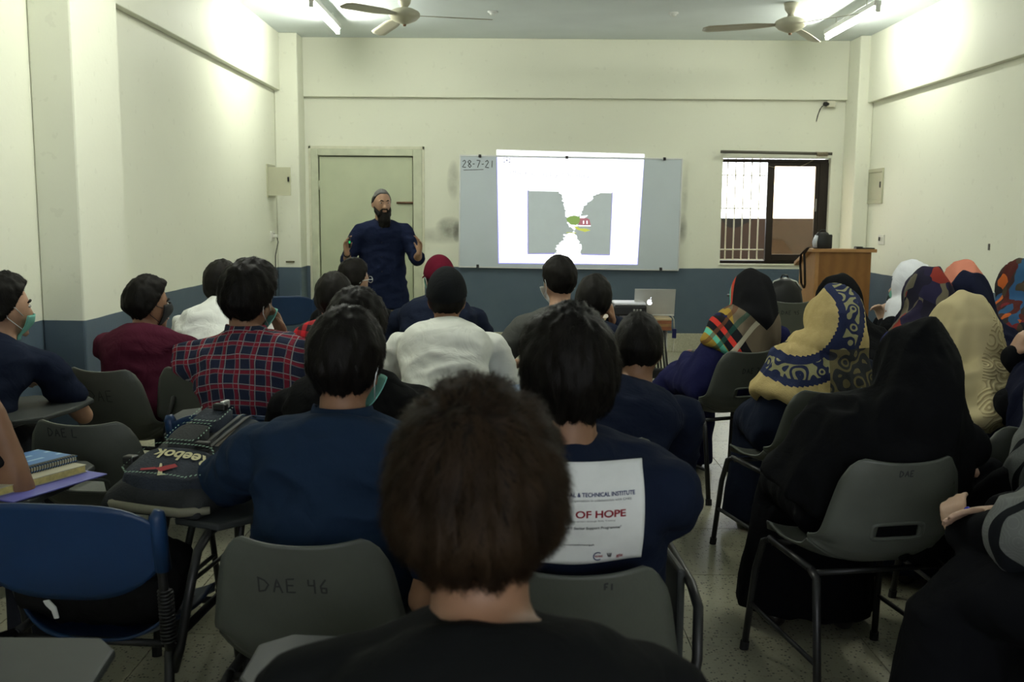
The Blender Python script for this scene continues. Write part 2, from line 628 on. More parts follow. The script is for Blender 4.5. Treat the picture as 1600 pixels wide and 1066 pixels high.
fan(P(632, 24, 8.6), R(-4), 'ceiling fan left of centre beside lit tube, above the door side')
fan(P(1235, 38, 8.75), R(57), 'ceiling fan right of centre, left of the right tube')
for (u, v, l) in ((770, 18, 'small round white ceiling rose nearer the left fan'), (1052, 20, 'small round white ceiling rose nearer the right fan')):
    dd = P(u, v, 1) - Vector((0, 0, CAM_H))
    Y = (ZC - CAM_H) / dd.z
    q = P(u, v, Y)
    t = MB().lathe([(0, -.03), (.022, -.03), (.028, -.02), (.03, -.012), (.045, -.01), (.048, 0), (0, 0)], 20).build('ceiling_rose', mat('white_plastic', (.6, .62, .6), .4), None, smooth=True)
    t.location = (q.x, q.y, ZC)
    tag(t, l, 'ceiling rose', 'ceiling roses')

# ------------------------------------------------------------------ whiteboard and slide
YW = YB - .035
tl_, tr_, bl_ = P(720, 244, YW), P(1065, 249.5, YW), P(719, 416, YW)
ang = math.atan2(tr_.z - tl_.z, tr_.x - tl_.x)
BW, BH = (tr_ - tl_).length, (tl_ - bl_).length
wb_ = thing('whiteboard', 'large whiteboard in thin aluminium frame on front wall', 'whiteboard', tl_)
wb_.rotation_euler = (0, -ang, 0)
m_board = mat('whiteboard_surface', (.50, .56, .60), .28, vary=.03, vscale=2, spec=.4)
m_alum = mat('silver_aluminium', (.62, .63, .6), .35, metal=.6)
MB().box(0, BW, .0, .025, -BH, 0).build('panel', m_board, wb_)
for nm, bx in (('frame_rail', (-.012, BW + .012, -.006, .03, 0, .014)), ('frame_rail', (-.012, BW + .012, -.006, .03, -BH - .014, -BH)),
               ('frame_stile', (-.014, 0, -.006, .03, -BH, 0)), ('frame_stile', (BW, BW + .014, -.006, .03, -BH, 0))):
    MB().box(*bx).build(nm, m_alum, wb_, bev=.002)
m_blk = mat('black_plastic', (.012, .012, .012), .45)
for (x, z) in ((.2, 0), (BW - .18, 0), (BW * .48, 0), (.19, -BH), (BW - .18, -BH)):
    MB().box(x - .014, x + .014, -.02, .01, z - .012, z + .02).build('clip', m_blk, wb_, bev=.003)

GLYPH = {
    'D': [[(0, 0), (0, 1)], [(-.05, 1), (.35, .85), (.6, .5), (.35, .12), (-.05, 0)]],
    'A': [[(0, 0), (.28, .95), (.6, 0)], [(.1, .38), (.5, .4)]],
    'E': [[(.5, 1), (0, .97), (0, 0), (.5, .02)], [(0, .5), (.4, .52)]],
    'F': [[(.5, 1), (0, .97), (0, 0)], [(0, .5), (.4, .52)]],
    'L': [[(0, 1), (0, 0), (.5, 0)]],
    '1': [[(.2, 1), (.22, 0)]],
    '2': [[(0, .8), (.25, 1), (.45, .75), (0, .02), (.5, 0)]],
    '4': [[(.05, 1), (.05, .55), (.45, .55)], [(.45, 1), (.42, 0)]],
    '5': [[(.5, 1), (.08, 1), (.05, .55), (.4, .5), (.42, .15), (0, 0)]],
    '6': [[(.4, 1), (.08, .5), (.1, .08), (.4, .05), (.42, .38), (.1, .4)]],
    '7': [[(0, 1), (.5, .98), (.18, 0)]],
    '8': [[(.25, .5), (.02, .75), (.25, 1), (.45, .78), (.05, .25), (.25, 0), (.48, .22), (.25, .5)]],
    '-': [[(0, .45), (.3, .48)]], '.': [[(.1, .0), (.16, .05)]],
}


def strokes(txt, h, gap=.3):
    """handwritten strokes as ribbon polygons in a 2D plane, starting at the origin"""
    x = 0
    out = []
    for ch in txt:
        if ch == ' ':
            x += .5 * h
            continue
        wmax = 0
        for s in GLYPH[ch]:
            out.append([(x + p[0] * h + random.uniform(-.03, .03) * h, p[1] * h + random.uniform(-.03, .03) * h) for p in s])
            wmax = max(wmax, max(p[0] for p in s))
        x += (wmax + gap) * h
    return out, x


def ribbon(mb, fn, line, wd, sub=4):
    """ribbon of width wd along a 2D polyline, mapped by fn(x, z) to 3D"""
    pts = []
    for a, b2 in zip(line[:-1], line[1:]):
        for k in range(sub):
            t = k / sub
            pts.append((a[0] + (b2[0] - a[0]) * t, a[1] + (b2[1] - a[1]) * t))
    pts.append(line[-1])
    V = []
    for i, p in enumerate(pts):
        a = pts[max(0, i - 1)]
        c = pts[min(len(pts) - 1, i + 1)]
        dx, dz = c[0] - a[0], c[1] - a[1]
        l = math.hypot(dx, dz) or 1
        nx_, nz_ = -dz / l * wd / 2, dx / l * wd / 2
        V.append(fn(p[0] + nx_, p[1] + nz_))
        V.append(fn(p[0] - nx_, p[1] - nz_))
    mb.add(V, [(2 * i, 2 * i + 1, 2 * i + 3, 2 * i + 2) for i in range(len(pts) - 1)])


m_ink = mat('marker_ink', (.028, .028, .03), .6)
b = MB()
ss, _ = strokes('28-7-21', .075, .22)
for s in ss:
    ribbon(b, lambda x, z: (x + .02, -.0015, z - .115), s, .008)
ribbon(b, lambda x, z: (x, -.0015, z), [(.03, -.145), (.24, -.135)], .006)
b.build('marker_date', m_ink, wb_)

# the projected slide: its light painted as glowing sheets, a strip on the wall above
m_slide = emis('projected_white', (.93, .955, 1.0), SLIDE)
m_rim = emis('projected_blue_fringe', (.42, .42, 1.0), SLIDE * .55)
YS = YW - .003
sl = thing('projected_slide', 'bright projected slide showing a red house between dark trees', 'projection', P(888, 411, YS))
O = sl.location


def SP(u, v, k=0):
    q = P(u, v, YS - .0006 * k)
    return q - O


def poly(pts, k):
    return [tuple(SP(u, v, k)) for u, v in pts]


def flat(name, polys, m, k, parent=sl):
    b = MB()
    for pl in polys:
        V = poly(pl, k)
        b.add(V, [tuple(range(len(V)))])
    me = bpy.data.meshes.new(name)
    me.from_pydata(b.v, [], b.f)
    return mk(name, me, m, parent)


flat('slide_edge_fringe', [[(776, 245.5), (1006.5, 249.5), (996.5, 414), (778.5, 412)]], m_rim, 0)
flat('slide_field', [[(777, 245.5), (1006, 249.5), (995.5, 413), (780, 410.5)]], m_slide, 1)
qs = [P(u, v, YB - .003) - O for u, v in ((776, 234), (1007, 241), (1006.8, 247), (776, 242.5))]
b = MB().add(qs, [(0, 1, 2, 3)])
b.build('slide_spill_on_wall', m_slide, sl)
m_pic = mat('projected_dark_foliage', (.50, .56, .58), .5, vary=.03, emit=.22)
m_pic2 = emis('projected_green', (.36, .55, .16), .75)
m_pic3 = emis('projected_yellow', (.68, .74, .14), .9)
m_pic4 = emis('projected_red', (.60, .24, .27), .75)
m_pic5 = emis('projected_violet_line', (.50, .50, .95), .75)


def jag(pts, amp, n=5):
    out_ = []
    for a, c in zip(pts[:-1], pts[1:]):
        for k in range(n):
            t = k / n
            out_.append((a[0] + (c[0] - a[0]) * t + random.uniform(-amp, amp), a[1] + (c[1] - a[1]) * t + random.uniform(-amp * .5, amp * .5)))
    out_.append(pts[-1])
    return out_


flat('picture_edge_line', [[(824, 297.5), (827, 297.5), (827, 397.5), (824, 397.5)], [(824, 395), (868, 395), (866, 397.5), (824, 397.5)], [(908, 396.5), (953, 397), (953, 399.5), (908, 398.5)], [(955, 301), (957.5, 301), (953.5, 398.5), (951.5, 398.5)]], m_pic5, 2)
flat('picture_trees_left', [[(825.5, 298.5), (875, 299.5)] + jag([(875, 300), (879, 312), (883, 322), (884, 332), (885, 340), (888, 350), (893, 356), (899, 361), (888, 365), (882, 367), (881, 374), (874, 380), (868, 388), (870, 395)], 2.2, 7) + [(826, 396)]], m_pic, 3)
flat('picture_trees_right', [[(936, 301.5), (956, 302), (952.5, 397.5)] + jag([(908, 397), (909, 385), (904, 375), (898, 366), (896, 361), (902, 355), (903, 345), (906, 337), (909, 334), (912, 325), (919, 317), (925, 312), (929, 305), (936, 302)], 2.2, 7)], m_pic, 3)
flat('picture_bush', [jag([(885, 341), (891, 338), (898, 337), (906, 339), (906, 347), (900, 352), (892, 351), (886, 346), (885, 341)], .6, 3)], m_pic2, 4)
flat('picture_grass', [[(896, 354), (902, 354), (906, 357), (915, 357), (923, 360), (914, 362.5), (902, 359)], [(885, 363), (900, 363.5), (900, 365), (885, 364)]], m_pic3, 4)
flat('picture_house', [[(906, 341), (917, 341), (921, 343), (923, 352), (904, 352), (905, 345)]], m_pic4, 4)
flat('picture_house_roof', [[(906, 338), (919, 336.5), (913, 341), (906, 341)], [(904, 352), (923, 352.5), (923, 353.6), (904, 353.4)], [(911, 345), (912.5, 345), (912.5, 350), (911, 350)], [(916.5, 345), (918, 345), (918, 350), (916.5, 350)]], m_slide, 5)
# faint title and corner emblem of the slide
m_faint = emis('projected_faint_grey', (.76, .77, .82), 1.0)
m_logo = emis('projected_logo_grey', (.30, .31, .42), .95)
ctr = (792, 250.6)
for (du, dv_, r) in ((0, 0, 1.6), (-4.3, -2.7, 1.0), (0, -5, 1.0), (4.3, -2.3, 1.1), (-4, 2.6, 1.2), (4.2, 2.8, 1.3), (0, 5, .8)):
    flat('emblem_dot', [[(ctr[0] + du + r * math.cos(a), ctr[1] + dv_ + r * math.sin(a)) for a in np.linspace(0, 2 * math.pi, 9)[:-1]]], m_logo, 3)
V, Fs = text_mesh('Photography Quality', 12.5)
xs = max(v[0] for v in V)
b = MB().add([SP(796 + v[0] * 126 / xs, 273 - v[1] * .85 + v[0] * 126 / xs * .045, 3) for v in V], Fs)
b.build('slide_title', m_faint, sl)

# ------------------------------------------------------------------ wall fittings
m_box = mat('cream_metal_box', (.42, .42, .30), .45, vary=.05)
m_plate = mat('socket_plastic', (.62, .62, .55), .35)


def on_left(u, v, X=XL):
    d_ = P(u, v, 1) - Vector((0, 0, CAM_H))
    return Vector((0, 0, CAM_H)) + d_ * (X / d_.x)


a, c = on_left(424.5, 258), on_left(438, 310)
t = thing('breaker_box', 'cream breaker box on left wall with its door swung open', 'breaker box', (XL, 10.08, c.z))
hy, hz = (c.y - a.y) / 2 if c.y > a.y else .15, a.z - c.z
hy = .16
b = MB()
b.box(0, .014, -hy, hy, 0, .03); b.box(0, .014, -hy, hy, hz - .03, hz); b.box(0, .014, -hy, -hy + .03, .03, hz - .03); b.box(0, .014, hy - .03, hy, .03, hz - .03)
b.build('box_rim', m_box, t, bev=.002)
MB().box(.001, .004, -hy + .03, hy - .03, .03, hz - .03).build('box_interior', m_dark, t)
dr = MB().box(.012, .235, -hy + .02, -hy + .032, .02, hz - .03).build('box_door', m_box, t, bev=.002)
MB().box(.205, .222, -hy + .008, -hy + .02, hz * .48, hz * .62).build('door_latch', m_blk, dr, bev=.002)

a, c = on_left(1358, 266, XR), on_left(1379, 318, XR)
t = thing('breaker_box', 'cream closed breaker box on right wall', 'breaker box', (XR, (a.y + c.y) / 2, c.z))
hy, hz = abs(a.y - c.y) / 2, .345
b = MB()
b.box(-.016, 0, -hy, hy, 0, .035); b.box(-.016, 0, -hy, hy, hz - .035, hz); b.box(-.016, 0, -hy, -hy + .035, .035, hz - .035); b.box(-.016, 0, hy - .035, hy, .035, hz - .035)
b.build('box_rim', m_box, t, bev=.002)
dr = MB().box(-.010, 0, -hy + .037, hy - .037, .037, hz - .037).build('box_door', m_box, t, bev=.001)
MB().box(-.022, -.01, -hy + .045, -hy + .06, hz * .45, hz * .62).build('door_latch', m_blk, dr, bev=.002)


def socket(u, v, X, label, s):
    q = on_left(u, v, X)
    t = thing('wall_socket', label, 'socket', (X, q.y, q.z))
    f = -1 if X > 0 else 1
    MB().box(0 if f > 0 else -.012, .012 if f > 0 else 0, -.075, .075, -.05, .05).build('face_plate', m_plate, t, bev=.003)
    for k in (-.04, -.012, .022, .05):
        MB().box(f * .012 - .004, f * .012 + .004, k - .008, k + .008, -.015, .025).build('switch', m_plate if k < .02 else m_blk, t, bev=.001)
    return t


socket(1378, 374.5, XR, 'white switch and socket plate on right wall above lectern', 1)
t = socket(425, 369, XL, 'white socket on left wall with a plug and cable', 1)
MB().box(.012, .06, -.02, .02, -.015, .02).build('plug', m_plate, t, bev=.006)
MB().tube([(.05, 0, -.01), (.06, 0, -.06), (.03, 0, -.2), (.02, 0, -.9), (.03, .02, -1.05)], .005, 8).build('cable', m_blk, t, smooth=True)
q = on_left(436, 420)
MB().tube([(.006, q.y - t.location.y, .1), (.008, q.y - t.location.y, -.35), (.02, q.y - t.location.y - .02, -.6), (.02, q.y - t.location.y - .03, -1.0)], .007, 8).build('white_cable', m_plate, t, smooth=True)
q = on_left(457, 409, XPL)
t = MB().box(-.09, .09, -.012, 0, -.012, .012).build('wall_mark', mat('dark_tape', (.10, .09, .05), .7), None, bev=.002)
t.location = (XL + .13, 10.32, P(457, 409, 10.32).z)
t.scale = (.5, 1, .6)
tag(t, 'short dark strip stuck to corner pillar above dado', 'strip')
q = on_left(1546, 386, XR)
t = MB().box(-.008, 0, -.012, .012, -.025, .025).build('wall_hook', mat('hook_metal', (.09, .085, .07), .5), None, bev=.003)
t.location = q
tag(t, 'small dark hook on right wall', 'hook')
q = P(1296, 163, YB - .05)
t = thing('camera_bracket', 'cream wall bracket with dangling black wire under front beam', 'bracket', (q.x, YB, q.z))
MB().box(-.03, .06, -.07, 0, -.03, .035).build('mount', mat('bracket_paint', (.55, .53, .42), .5), t, bev=.004)
MB().tube([(-.02, -.05, .0), (-.06, -.075, .0)], [.025, .02], 12).build('nozzle', m_blk, t, smooth=True)
pts = [(-.05, -.07, 0), (-.09, -.08, -.03), (-.12, -.08, -.10), (-.135, -.07, -.18), (-.125, -.07, -.12), (-.10, -.06, -.05), (-.06, -.05, -.01)]
MB().tube(pts, .004, 6).build('wire', m_blk, t, smooth=True)

# ------------------------------------------------------------------ lectern
g = NB('lectern_veneer', rough=.42, spec=.35)
gr = g.noise(6, 4, dist=.6)
wv = g.op('SINE', g.op('MULTIPLY_ADD', g.x, 60.0, g.op('MULTIPLY', gr, 8.0)))
g.color(g.mix(g.op('MULTIPLY_ADD', wv, .25, .5), (.20, .085, .022), (.29, .135, .038)))
m_ven = g.m
m_ven_l = mat('lectern_edge_veneer', (.36, .19, .075), .4, vary=.1, vscale=10)
YLc = 9.1
lx0, lx1 = P(1273, 430, YLc).x, P(1360, 430, YLc).x
zt = P(1300, 389, YLc).z
lc = thing('lectern', 'brown wooden lectern with sloping top by right wall', 'lectern', ((lx0 + lx1) / 2, YLc, 0))
h = (lx1 - lx0) / 2
MB().box(-h, h, 0, .02, .06, zt - .03).build('front_panel', m_ven, lc, bev=.002)
for s in (-1, 1):
    MB().prism([(0.02, .0), (.50, .0), (.50, zt - .17), (.12, zt - .03), (.02, zt - .03)], 'x', s * h - (.0 if s < 0 else .02), s * h + (.02 if s < 0 else .0)).build('side_panel', m_ven_l if s < 0 else m_ven, lc, bev=.002)
MB().prism([(-.03, zt - .03), (.12, zt - .03), (.55, zt - .18), (.55, zt - .145), (.125, zt), (-.03, zt)], 'x', -h - .04, h + .04).build('top', m_ven_l, lc, bev=.003)
MB().box(-h - .004, -h + .03, -.012, 0, .06, zt - .03).build('corner_strip', m_ven_l, lc, bev=.002)
MB().box(-h + .04, h, .0, .5, .0, .06).build('plinth', m_ven, lc)
MB().box(-h + .02, h - .02, .04, .5, zt - .42, zt - .4).build('shelf', m_ven, lc)

# ------------------------------------------------------------------ chairs
CREASE = 4
PROF = [(.225, .405, .19), (.20, .44, .205), (.06, .432, .222), (-.08, .432, .226), (-.165, .452, .226),
        (-.205, .49, .224), (-.222, .53, .220), (-.231, .565, .215), (-.243, .62, .205), (-.258, .68, .194), (-.272, .74, .180), (-.28, .79, .160)]


def shell(i, j):
    """i in 0..1 across, j in 0..1 along the shell profile"""
    t = j * (len(PROF) - 1)
    k = min(int(t), len(PROF) - 2)
    f = t - k
    y, z, wd = [PROF[k][q] + (PROF[k + 1][q] - PROF[k][q]) * f for q in range(3)]
    u = 2 * i - 1
    e = abs(u) ** 3.2
    back = max(0.0, min(1.0, (t - 3.2) / 2.0))
    crease = math.exp(-((t - 4.3) / 1.5) ** 2)
    y += e * back * (.045 + .05 * crease)
    z += e * ((1 - back) * .03 + .05 * crease)
    if t > 9.5:
        z += (abs(u) ** 2 * .022 - .016) * ((t - 9.5) / 1.5)
        if abs(u) > .75:
            z -= ((abs(u) - .75) / .25) ** 2 * .035 * ((t - 9.5) / 1.5)
    return (u * wd, y, z)


NPR = len(PROF)


def back_point(x, z, off=.006):
    """point on the rear face of the backrest at local x, z"""
    lo, hi = 5 / (NPR - 1), 1.0
    for _ in range(30):
        m_ = (lo + hi) / 2
        t = m_ * (NPR - 1)
        k = min(int(t), NPR - 2)
        wd = PROF[k][2] + (PROF[k + 1][2] - PROF[k][2]) * (t - k)
        p = shell(min(1, max(0, (x / wd + 1) / 2)), m_)
        if p[2] < z:
            lo = m_
        else:
            hi = m_
    return (x, p[1] - off, z)


m_gray = mat('grey_polypropylene', (.074, .080, .067), .42, vary=.10, vscale=9, bump=.06, bscale=120, spec=.35)
m_blue = mat('blue_polypropylene', (.008, .030, .085), .40, vary=.10, vscale=9, bump=.06, bscale=120, spec=.35)
m_steel = mat('black_tube_steel', (.013, .013, .013), .42, vary=.3, vscale=30, spec=.4)
m_tab = mat('grey_writing_tablet', (.030, .034, .033), .55, vary=.08, vscale=10, spec=.3)
m_foot = mat('black_rubber', (.01, .01, .01), .7)
CH = {}


def chair_meshes():
    NU = 21
    b = MB()
    NV = 37
    jc = CREASE / (NPR - 1)
    sx, sz0, sz1 = .072, .545, .578
    b.grid(lambda i, j: shell(i, jc * j), NU, 15)
    CH['seat'] = b.mesh('seat')
    CH['seat_b'] = CH['seat'].copy()
    for v_ in CH['seat_b'].vertices:
        v_.co.x *= .85
        v_.co.z -= .035
        v_.co.y += .02
    for key, slot in (('back', False), ('back_slot', True)):
        b = MB()

        def fb(i, j):
            # snap a grid to the hand slot so that its rim is clean
            return shell(i, jc + (1 - jc) * j)

        def skip(i, j):
            p = fb((i + .5) / (NU - 1), (j + .5) / (NV - 1))
            return slot and abs(p[0]) < sx and sz0 < p[2] < sz1
        b.grid(fb, NU, NV, skip)
        CH[key] = b.mesh('backrest')
        if slot:
            rim = []
            for k in range(40):
                a = 2 * math.pi * k / 40
                ex = abs(math.cos(a)) ** .35 * math.copysign(1, math.cos(a))
                ez = abs(math.sin(a)) ** .35 * math.copysign(1, math.sin(a))
                rim.append(back_point(ex * (sx + .008), (sz0 + sz1) / 2 + ez * (.0165 + .008), .002))
            rim.append(rim[0])
            CH['slot_rim'] = MB().tube(rim, .0065, 8, False).mesh('slot_rim')
    for s in (-1, 1):
        CH['leg_f%d' % s] = MB().tube([(s * .205, .16, .418), (s * .212, .20, .40), (s * .225, .225, .3), (s * .24, .26, .0)], .0115, 10).mesh('leg')
        CH['leg_r%d' % s] = MB().tube([(s * .205, -.12, .418), (s * .210, -.165, .405), (s * .222, -.20, .3), (s * .24, -.27, .0)], .0125, 10).mesh('leg')
        CH['rail%d' % s] = MB().tube([(s * .205, -.13, .418), (s * .205, .17, .418)], .0115, 10).mesh('seat_rail')
        CH['str%d' % s] = MB().tube([(s * .232, .232, .17), (s * .232, -.232, .17)], .008, 8).mesh('side_stretcher')
        CH['cap_f%d' % s] = MB().tube([(s * .2385, .2565, .03), (s * .2405, .2605, 0)], .015, 10).mesh('foot_cap')
        CH['cap_r%d' % s] = MB().tube([(s * .2385, -.266, .03), (s * .2405, -.271, 0)], .0165, 10).mesh('foot_cap')
    def bb(i, j):
        u = 2 * i - 1
        zt = .803 - .045 * abs(u) ** 4
        zb = .560 + .085 * abs(u) ** 3
        z = zb + (zt - zb) * j
        return (u * .232, -.215 - .06 * (z - .5) / .3 - .012 * (1 - u * u), z)
    CH['back_blue'] = MB().grid(bb, 21, 15).mesh('backrest')
    for s in (-1, 1):
        CH['bpost%d' % s] = MB().tube([(s * .206, -.12, .418), (s * .222, -.19, .43), (s * .234, -.222, .50), (s * .236, -.252, .70), (s * .236, -.258, .755)], .0115, 10).mesh('back_post')
        CH['ear%d' % s] = MB().tube([(s * .236, -.236, .64), (s * .236, -.258, .772), (s * .240, -.256, .788)], [.019, .019, .012], 14).mesh('post_sleeve')
    CH['cross_r'] = MB().tube([(-.206, -.13, .41), (.206, -.13, .41)], .010, 8).mesh('cross_bar')
    CH['cross_f'] = MB().tube([(-.206, .15, .41), (.206, .15, .41)], .010, 8).mesh('cross_bar')
    ol = []
    for (x, y) in ((.17, -.02), (.30, -.06), (.37, .02), (.395, .22), (.375, .40), (.33, .45), (.10, .45), (.05, .40), (.06, .27), (.13, .18)):
        ol.append((x, y))
    CH['tablet'] = MB().prism(ol, 'z', .675, .695).mesh('writing_tablet')
    CH['tablet_folded'] = MB().prism([(-.02, .46), (.30, .42), (.40, .50), (.40, .66), (-.02, .69)], 'x', .245, .263).mesh('writing_tablet')
    CH['post'] = MB().tube([(.222, -.17, .36), (.24, -.17, .42), (.262, -.16, .55), (.27, -.12, .645), (.27, -.05, .668), (.27, .32, .668)], .0115, 10).mesh('tablet_arm')
    CH['brace'] = MB().tube([(.215, .19, .41), (.25, .2, .52), (.268, .2, .66)], .010, 10).mesh('tablet_brace')


chair_meshes()


def chair(top, yaw, label, m=m_gray, slot=False, tablet=True, text=None, tsize=.045, tx=-.09, tz=.655, spring=False, group='shell chairs with writing tablets', z_ink=.004):
    """top: world point of the middle of the backrest's top edge"""
    c, s_ = math.cos(yaw), math.sin(yaw)
    off = Vector((-.28 * -s_, -.28 * c, 0))
    t = thing('tablet_chair' if tablet else 'shell_chair', label, 'chair', (top[0] - off.x, top[1] - off.y, 0), yaw, group)
    blue = m is m_blue
    sfx = '_b' if blue else ''

    def part(key, nm, mm, parent=t, **k):
        kk = key + sfx if key in ('seat', 'back', 'back_slot', 'slot_rim') else key
        if kk not in CH:
            CH[kk] = CH[key].copy()
        return mk(nm, CH[kk], mm, parent, **k)
    part('seat', 'seat', m, smooth=True, solid=.007)
    if blue:
        bk = part('back_blue', 'backrest', m, smooth=True, solid=.007)
        for s in (-1, 1):
            bp_ = part('bpost%d' % s, 'back_post', m_steel, smooth=True)
            part('ear%d' % s, 'post_sleeve', m, bp_, smooth=True)
            if spring and s > 0:
                pts = []
                for k in range(240):
                    a = 2 * math.pi * 15 * k / 239
                    q = k / 239
                    pts.append((.232 + .004 * q + .016 * math.cos(a), -.212 - .018 * q + .016 * math.sin(a), .45 + .14 * q))
                MB().tube(pts, .0035, 5).build('coil_spring', m_steel, bp_, smooth=True)
    else:
        bk = part('back_slot' if slot else 'back', 'backrest', m, smooth=True, solid=.007)
    if slot:
        part('slot_rim', 'slot_rim', m, bk, smooth=True)
    for s in (-1, 1):
        l = part('leg_f%d' % s, 'leg', m_steel, smooth=True)
        part('cap_f%d' % s, 'foot_cap', m_foot, l)
        l = part('leg_r%d' % s, 'leg', m_steel, smooth=True)
        part('cap_r%d' % s, 'foot_cap', m_foot, l)
        part('rail%d' % s, 'seat_rail', m_steel, smooth=True)
        part('str%d' % s, 'side_stretcher', m_steel, smooth=True)
    part('cross_r', 'cross_bar', m_steel, smooth=True)
    part('cross_f', 'cross_bar', m_steel, smooth=True)
    if tablet:
        part('tablet_folded' if tablet == 'folded' else 'tablet', 'writing_tablet', m_tab, bev=.006)
        po = part('post', 'tablet_arm', m_steel, smooth=True)
        part('brace', 'tablet_brace', m_steel, smooth=True)
    if text:
        b = MB()
        ss, wdt = strokes(text, tsize)
        for q in ss:
            ribbon(b, lambda x, z: back_point(x + tx, z + tz, .0045), q, z_ink)
        b.build('marker_writing', m_ink, bk)
    return t


def seat_of(t, back=-.04):
    c, s_ = math.cos(t.rotation_euler.z), math.sin(t.rotation_euler.z)
    return Vector((t.location.x - back * -s_, t.location.y - back * c, 0))


# ------------------------------------------------------------------ people: geometry helpers
def loft(pts, rad, right=(1, 0, 0), n=16):
    pts = [Vector(p) for p in pts]
    right = Vector(right)
    V, Fs = [], []
    for i, p in enumerate(pts):
        t = (pts[min(i + 1, len(pts) - 1)] - pts[max(i - 1, 0)]).normalized()
        r_ = right - t * right.dot(t)
        if r_.length < 1e-3:
            r_ = t.orthogonal()
        r_.normalize()
        q = t.cross(r_)
        a_, b_ = rad[i] if isinstance(rad[i], tuple) else (rad[i], rad[i])
        for k in range(n):
            an = 2 * math.pi * k / n
            V.append(p + r_ * (a_ * math.cos(an)) + q * (b_ * math.sin(an)))
    for i in range(len(pts) - 1):
        for k in range(n):
            k2 = (k + 1) % n
            Fs.append((i * n + k, i * n + k2, (i + 1) * n + k2, (i + 1) * n + k))
    Fs.append(tuple(range(n))[::-1])
    m_ = (len(pts) - 1) * n
    Fs.append(tuple(range(m_, m_ + n)))
    return V, Fs


def limb(pts, rad, right=(1, 0, 0), n=12):
    """loft with rounded ends"""
    pts = [Vector(p) for p in pts]
    rad = [r if isinstance(r, tuple) else (r, r) for r in rad]
    d0 = (pts[0] - pts[1]).normalized()
    d1 = (pts[-1] - pts[-2]).normalized()
    m0, m1 = min(rad[0]), min(rad[-1])
    sc = lambda r, k: (r[0] * k, r[1] * k)
    P_ = [pts[0] + d0 * m0 * .9, pts[0] + d0 * m0 * .55] + pts + [pts[-1] + d1 * m1 * .55, pts[-1] + d1 * m1 * .9]
    R_ = [sc(rad[0], .35), sc(rad[0], .82)] + rad + [sc(rad[-1], .82), sc(rad[-1], .35)]
    return loft(P_, R_, right, n)


def sphere(M, rad, nu=16, nv=10):
    V, Fs = [], []
    for j in range(nv + 1):
        ph = math.pi * j / nv
        for i in range(nu):
            th = 2 * math.pi * i / nu
            V.append(M @ Vector((rad[0] * math.sin(ph) * math.cos(th), rad[1] * math.sin(ph) * math.sin(th), rad[2] * math.cos(ph))))
    for j in range(nv):
        for i in range(nu):
            Fs.append((j * nu + i, j * nu + (i + 1) % nu, (j + 1) * nu + (i + 1) % nu, (j + 1) * nu + i))
    return V, Fs


def union(parts, voxel, smooth=4, name='m'):
    b = MB()
    for V, Fs in parts:
        b.add(V, Fs)
    me = b.mesh(name)
    o = bpy.data.objects.new(name, me)
    COL.objects.link(o)
    d_ = o.modifiers.new('r', 'REMESH')
    d_.mode = 'VOXEL'
    d_.voxel_size = voxel
    if smooth:
        s = o.modifiers.new('s', 'SMOOTH')
        s.factor = .5
        s.iterations = smooth
    dg = bpy.context.evaluated_depsgraph_get()
    me2 = bpy.data.meshes.new_from_object(o.evaluated_get(dg))
    bpy.data.objects.remove(o)
    bpy.data.meshes.remove(me)
    me2.name = name
    return me2


def folds(me, amp, scale, seed, stretch=(1, 1, 1), amp2=0.0):
    n = len(me.vertices)
    co = np.empty(n * 3, 'f'); me.vertices.foreach_get('co', co); co = co.reshape(-1, 3)
    no = np.empty(n * 3, 'f'); me.vertex_normals.foreach_get('vector', no); no = no.reshape(-1, 3)
    off = np.empty(n, 'f')
    nz = noise.noise
    for i in range(n):
        p = co[i]
        a = nz((p[0] * scale * stretch[0] + seed, p[1] * scale * stretch[1], p[2] * scale * stretch[2]))
        v_ = (1 - abs(a) * 2.2) * amp
        if amp2:
            v_ += amp2 * nz((p[0] * scale * 3 * stretch[0], p[1] * scale * 3 * stretch[1] + seed, p[2] * scale * 3 * stretch[2]))
        off[i] = v_
    co += no * off[:, None]
    me.vertices.foreach_set('co', co.ravel())
    me.update()


def cut(me, test):
    bm = bmesh.new()
    bm.from_mesh(me)
    dl = [f for f in bm.faces if test(f.calc_center_median())]
    bmesh.ops.delete(bm, geom=dl, context='FACES')
    bm.to_mesh(me)
    bm.free()


def head_surf(D):
    D = np.asarray(D, float)
    x, y, z = D[:, 0], D[:, 1], D[:, 2]
    p = np.empty_like(D)
    zz = np.clip(-z, 0, 1)
    p[:, 0] = x * .077 * (1 - .26 * zz ** 1.5)
    p[:, 1] = np.where(y > 0, y * .093 * (1 - .04 * zz), y * .101 * (1 - .5 * zz))
    p[:, 2] = np.where(z > 0, z * .122, z * .116)
    return p


def dirs(nu, nv):
    D, Fs = [], []
    for j in range(nv + 1):
        ph = math.pi * j / nv
        for i in range(nu):
            th = 2 * math.pi * i / nu
            D.append((math.sin(ph) * math.cos(th), math.sin(ph) * math.sin(th), math.cos(ph)))
    for j in range(nv):
        for i in range(nu):
            Fs.append((j * nu + i, j * nu + (i + 1) % nu, (j + 1) * nu + (i + 1) % nu, (j + 1) * nu + i))
    return np.array(D), Fs


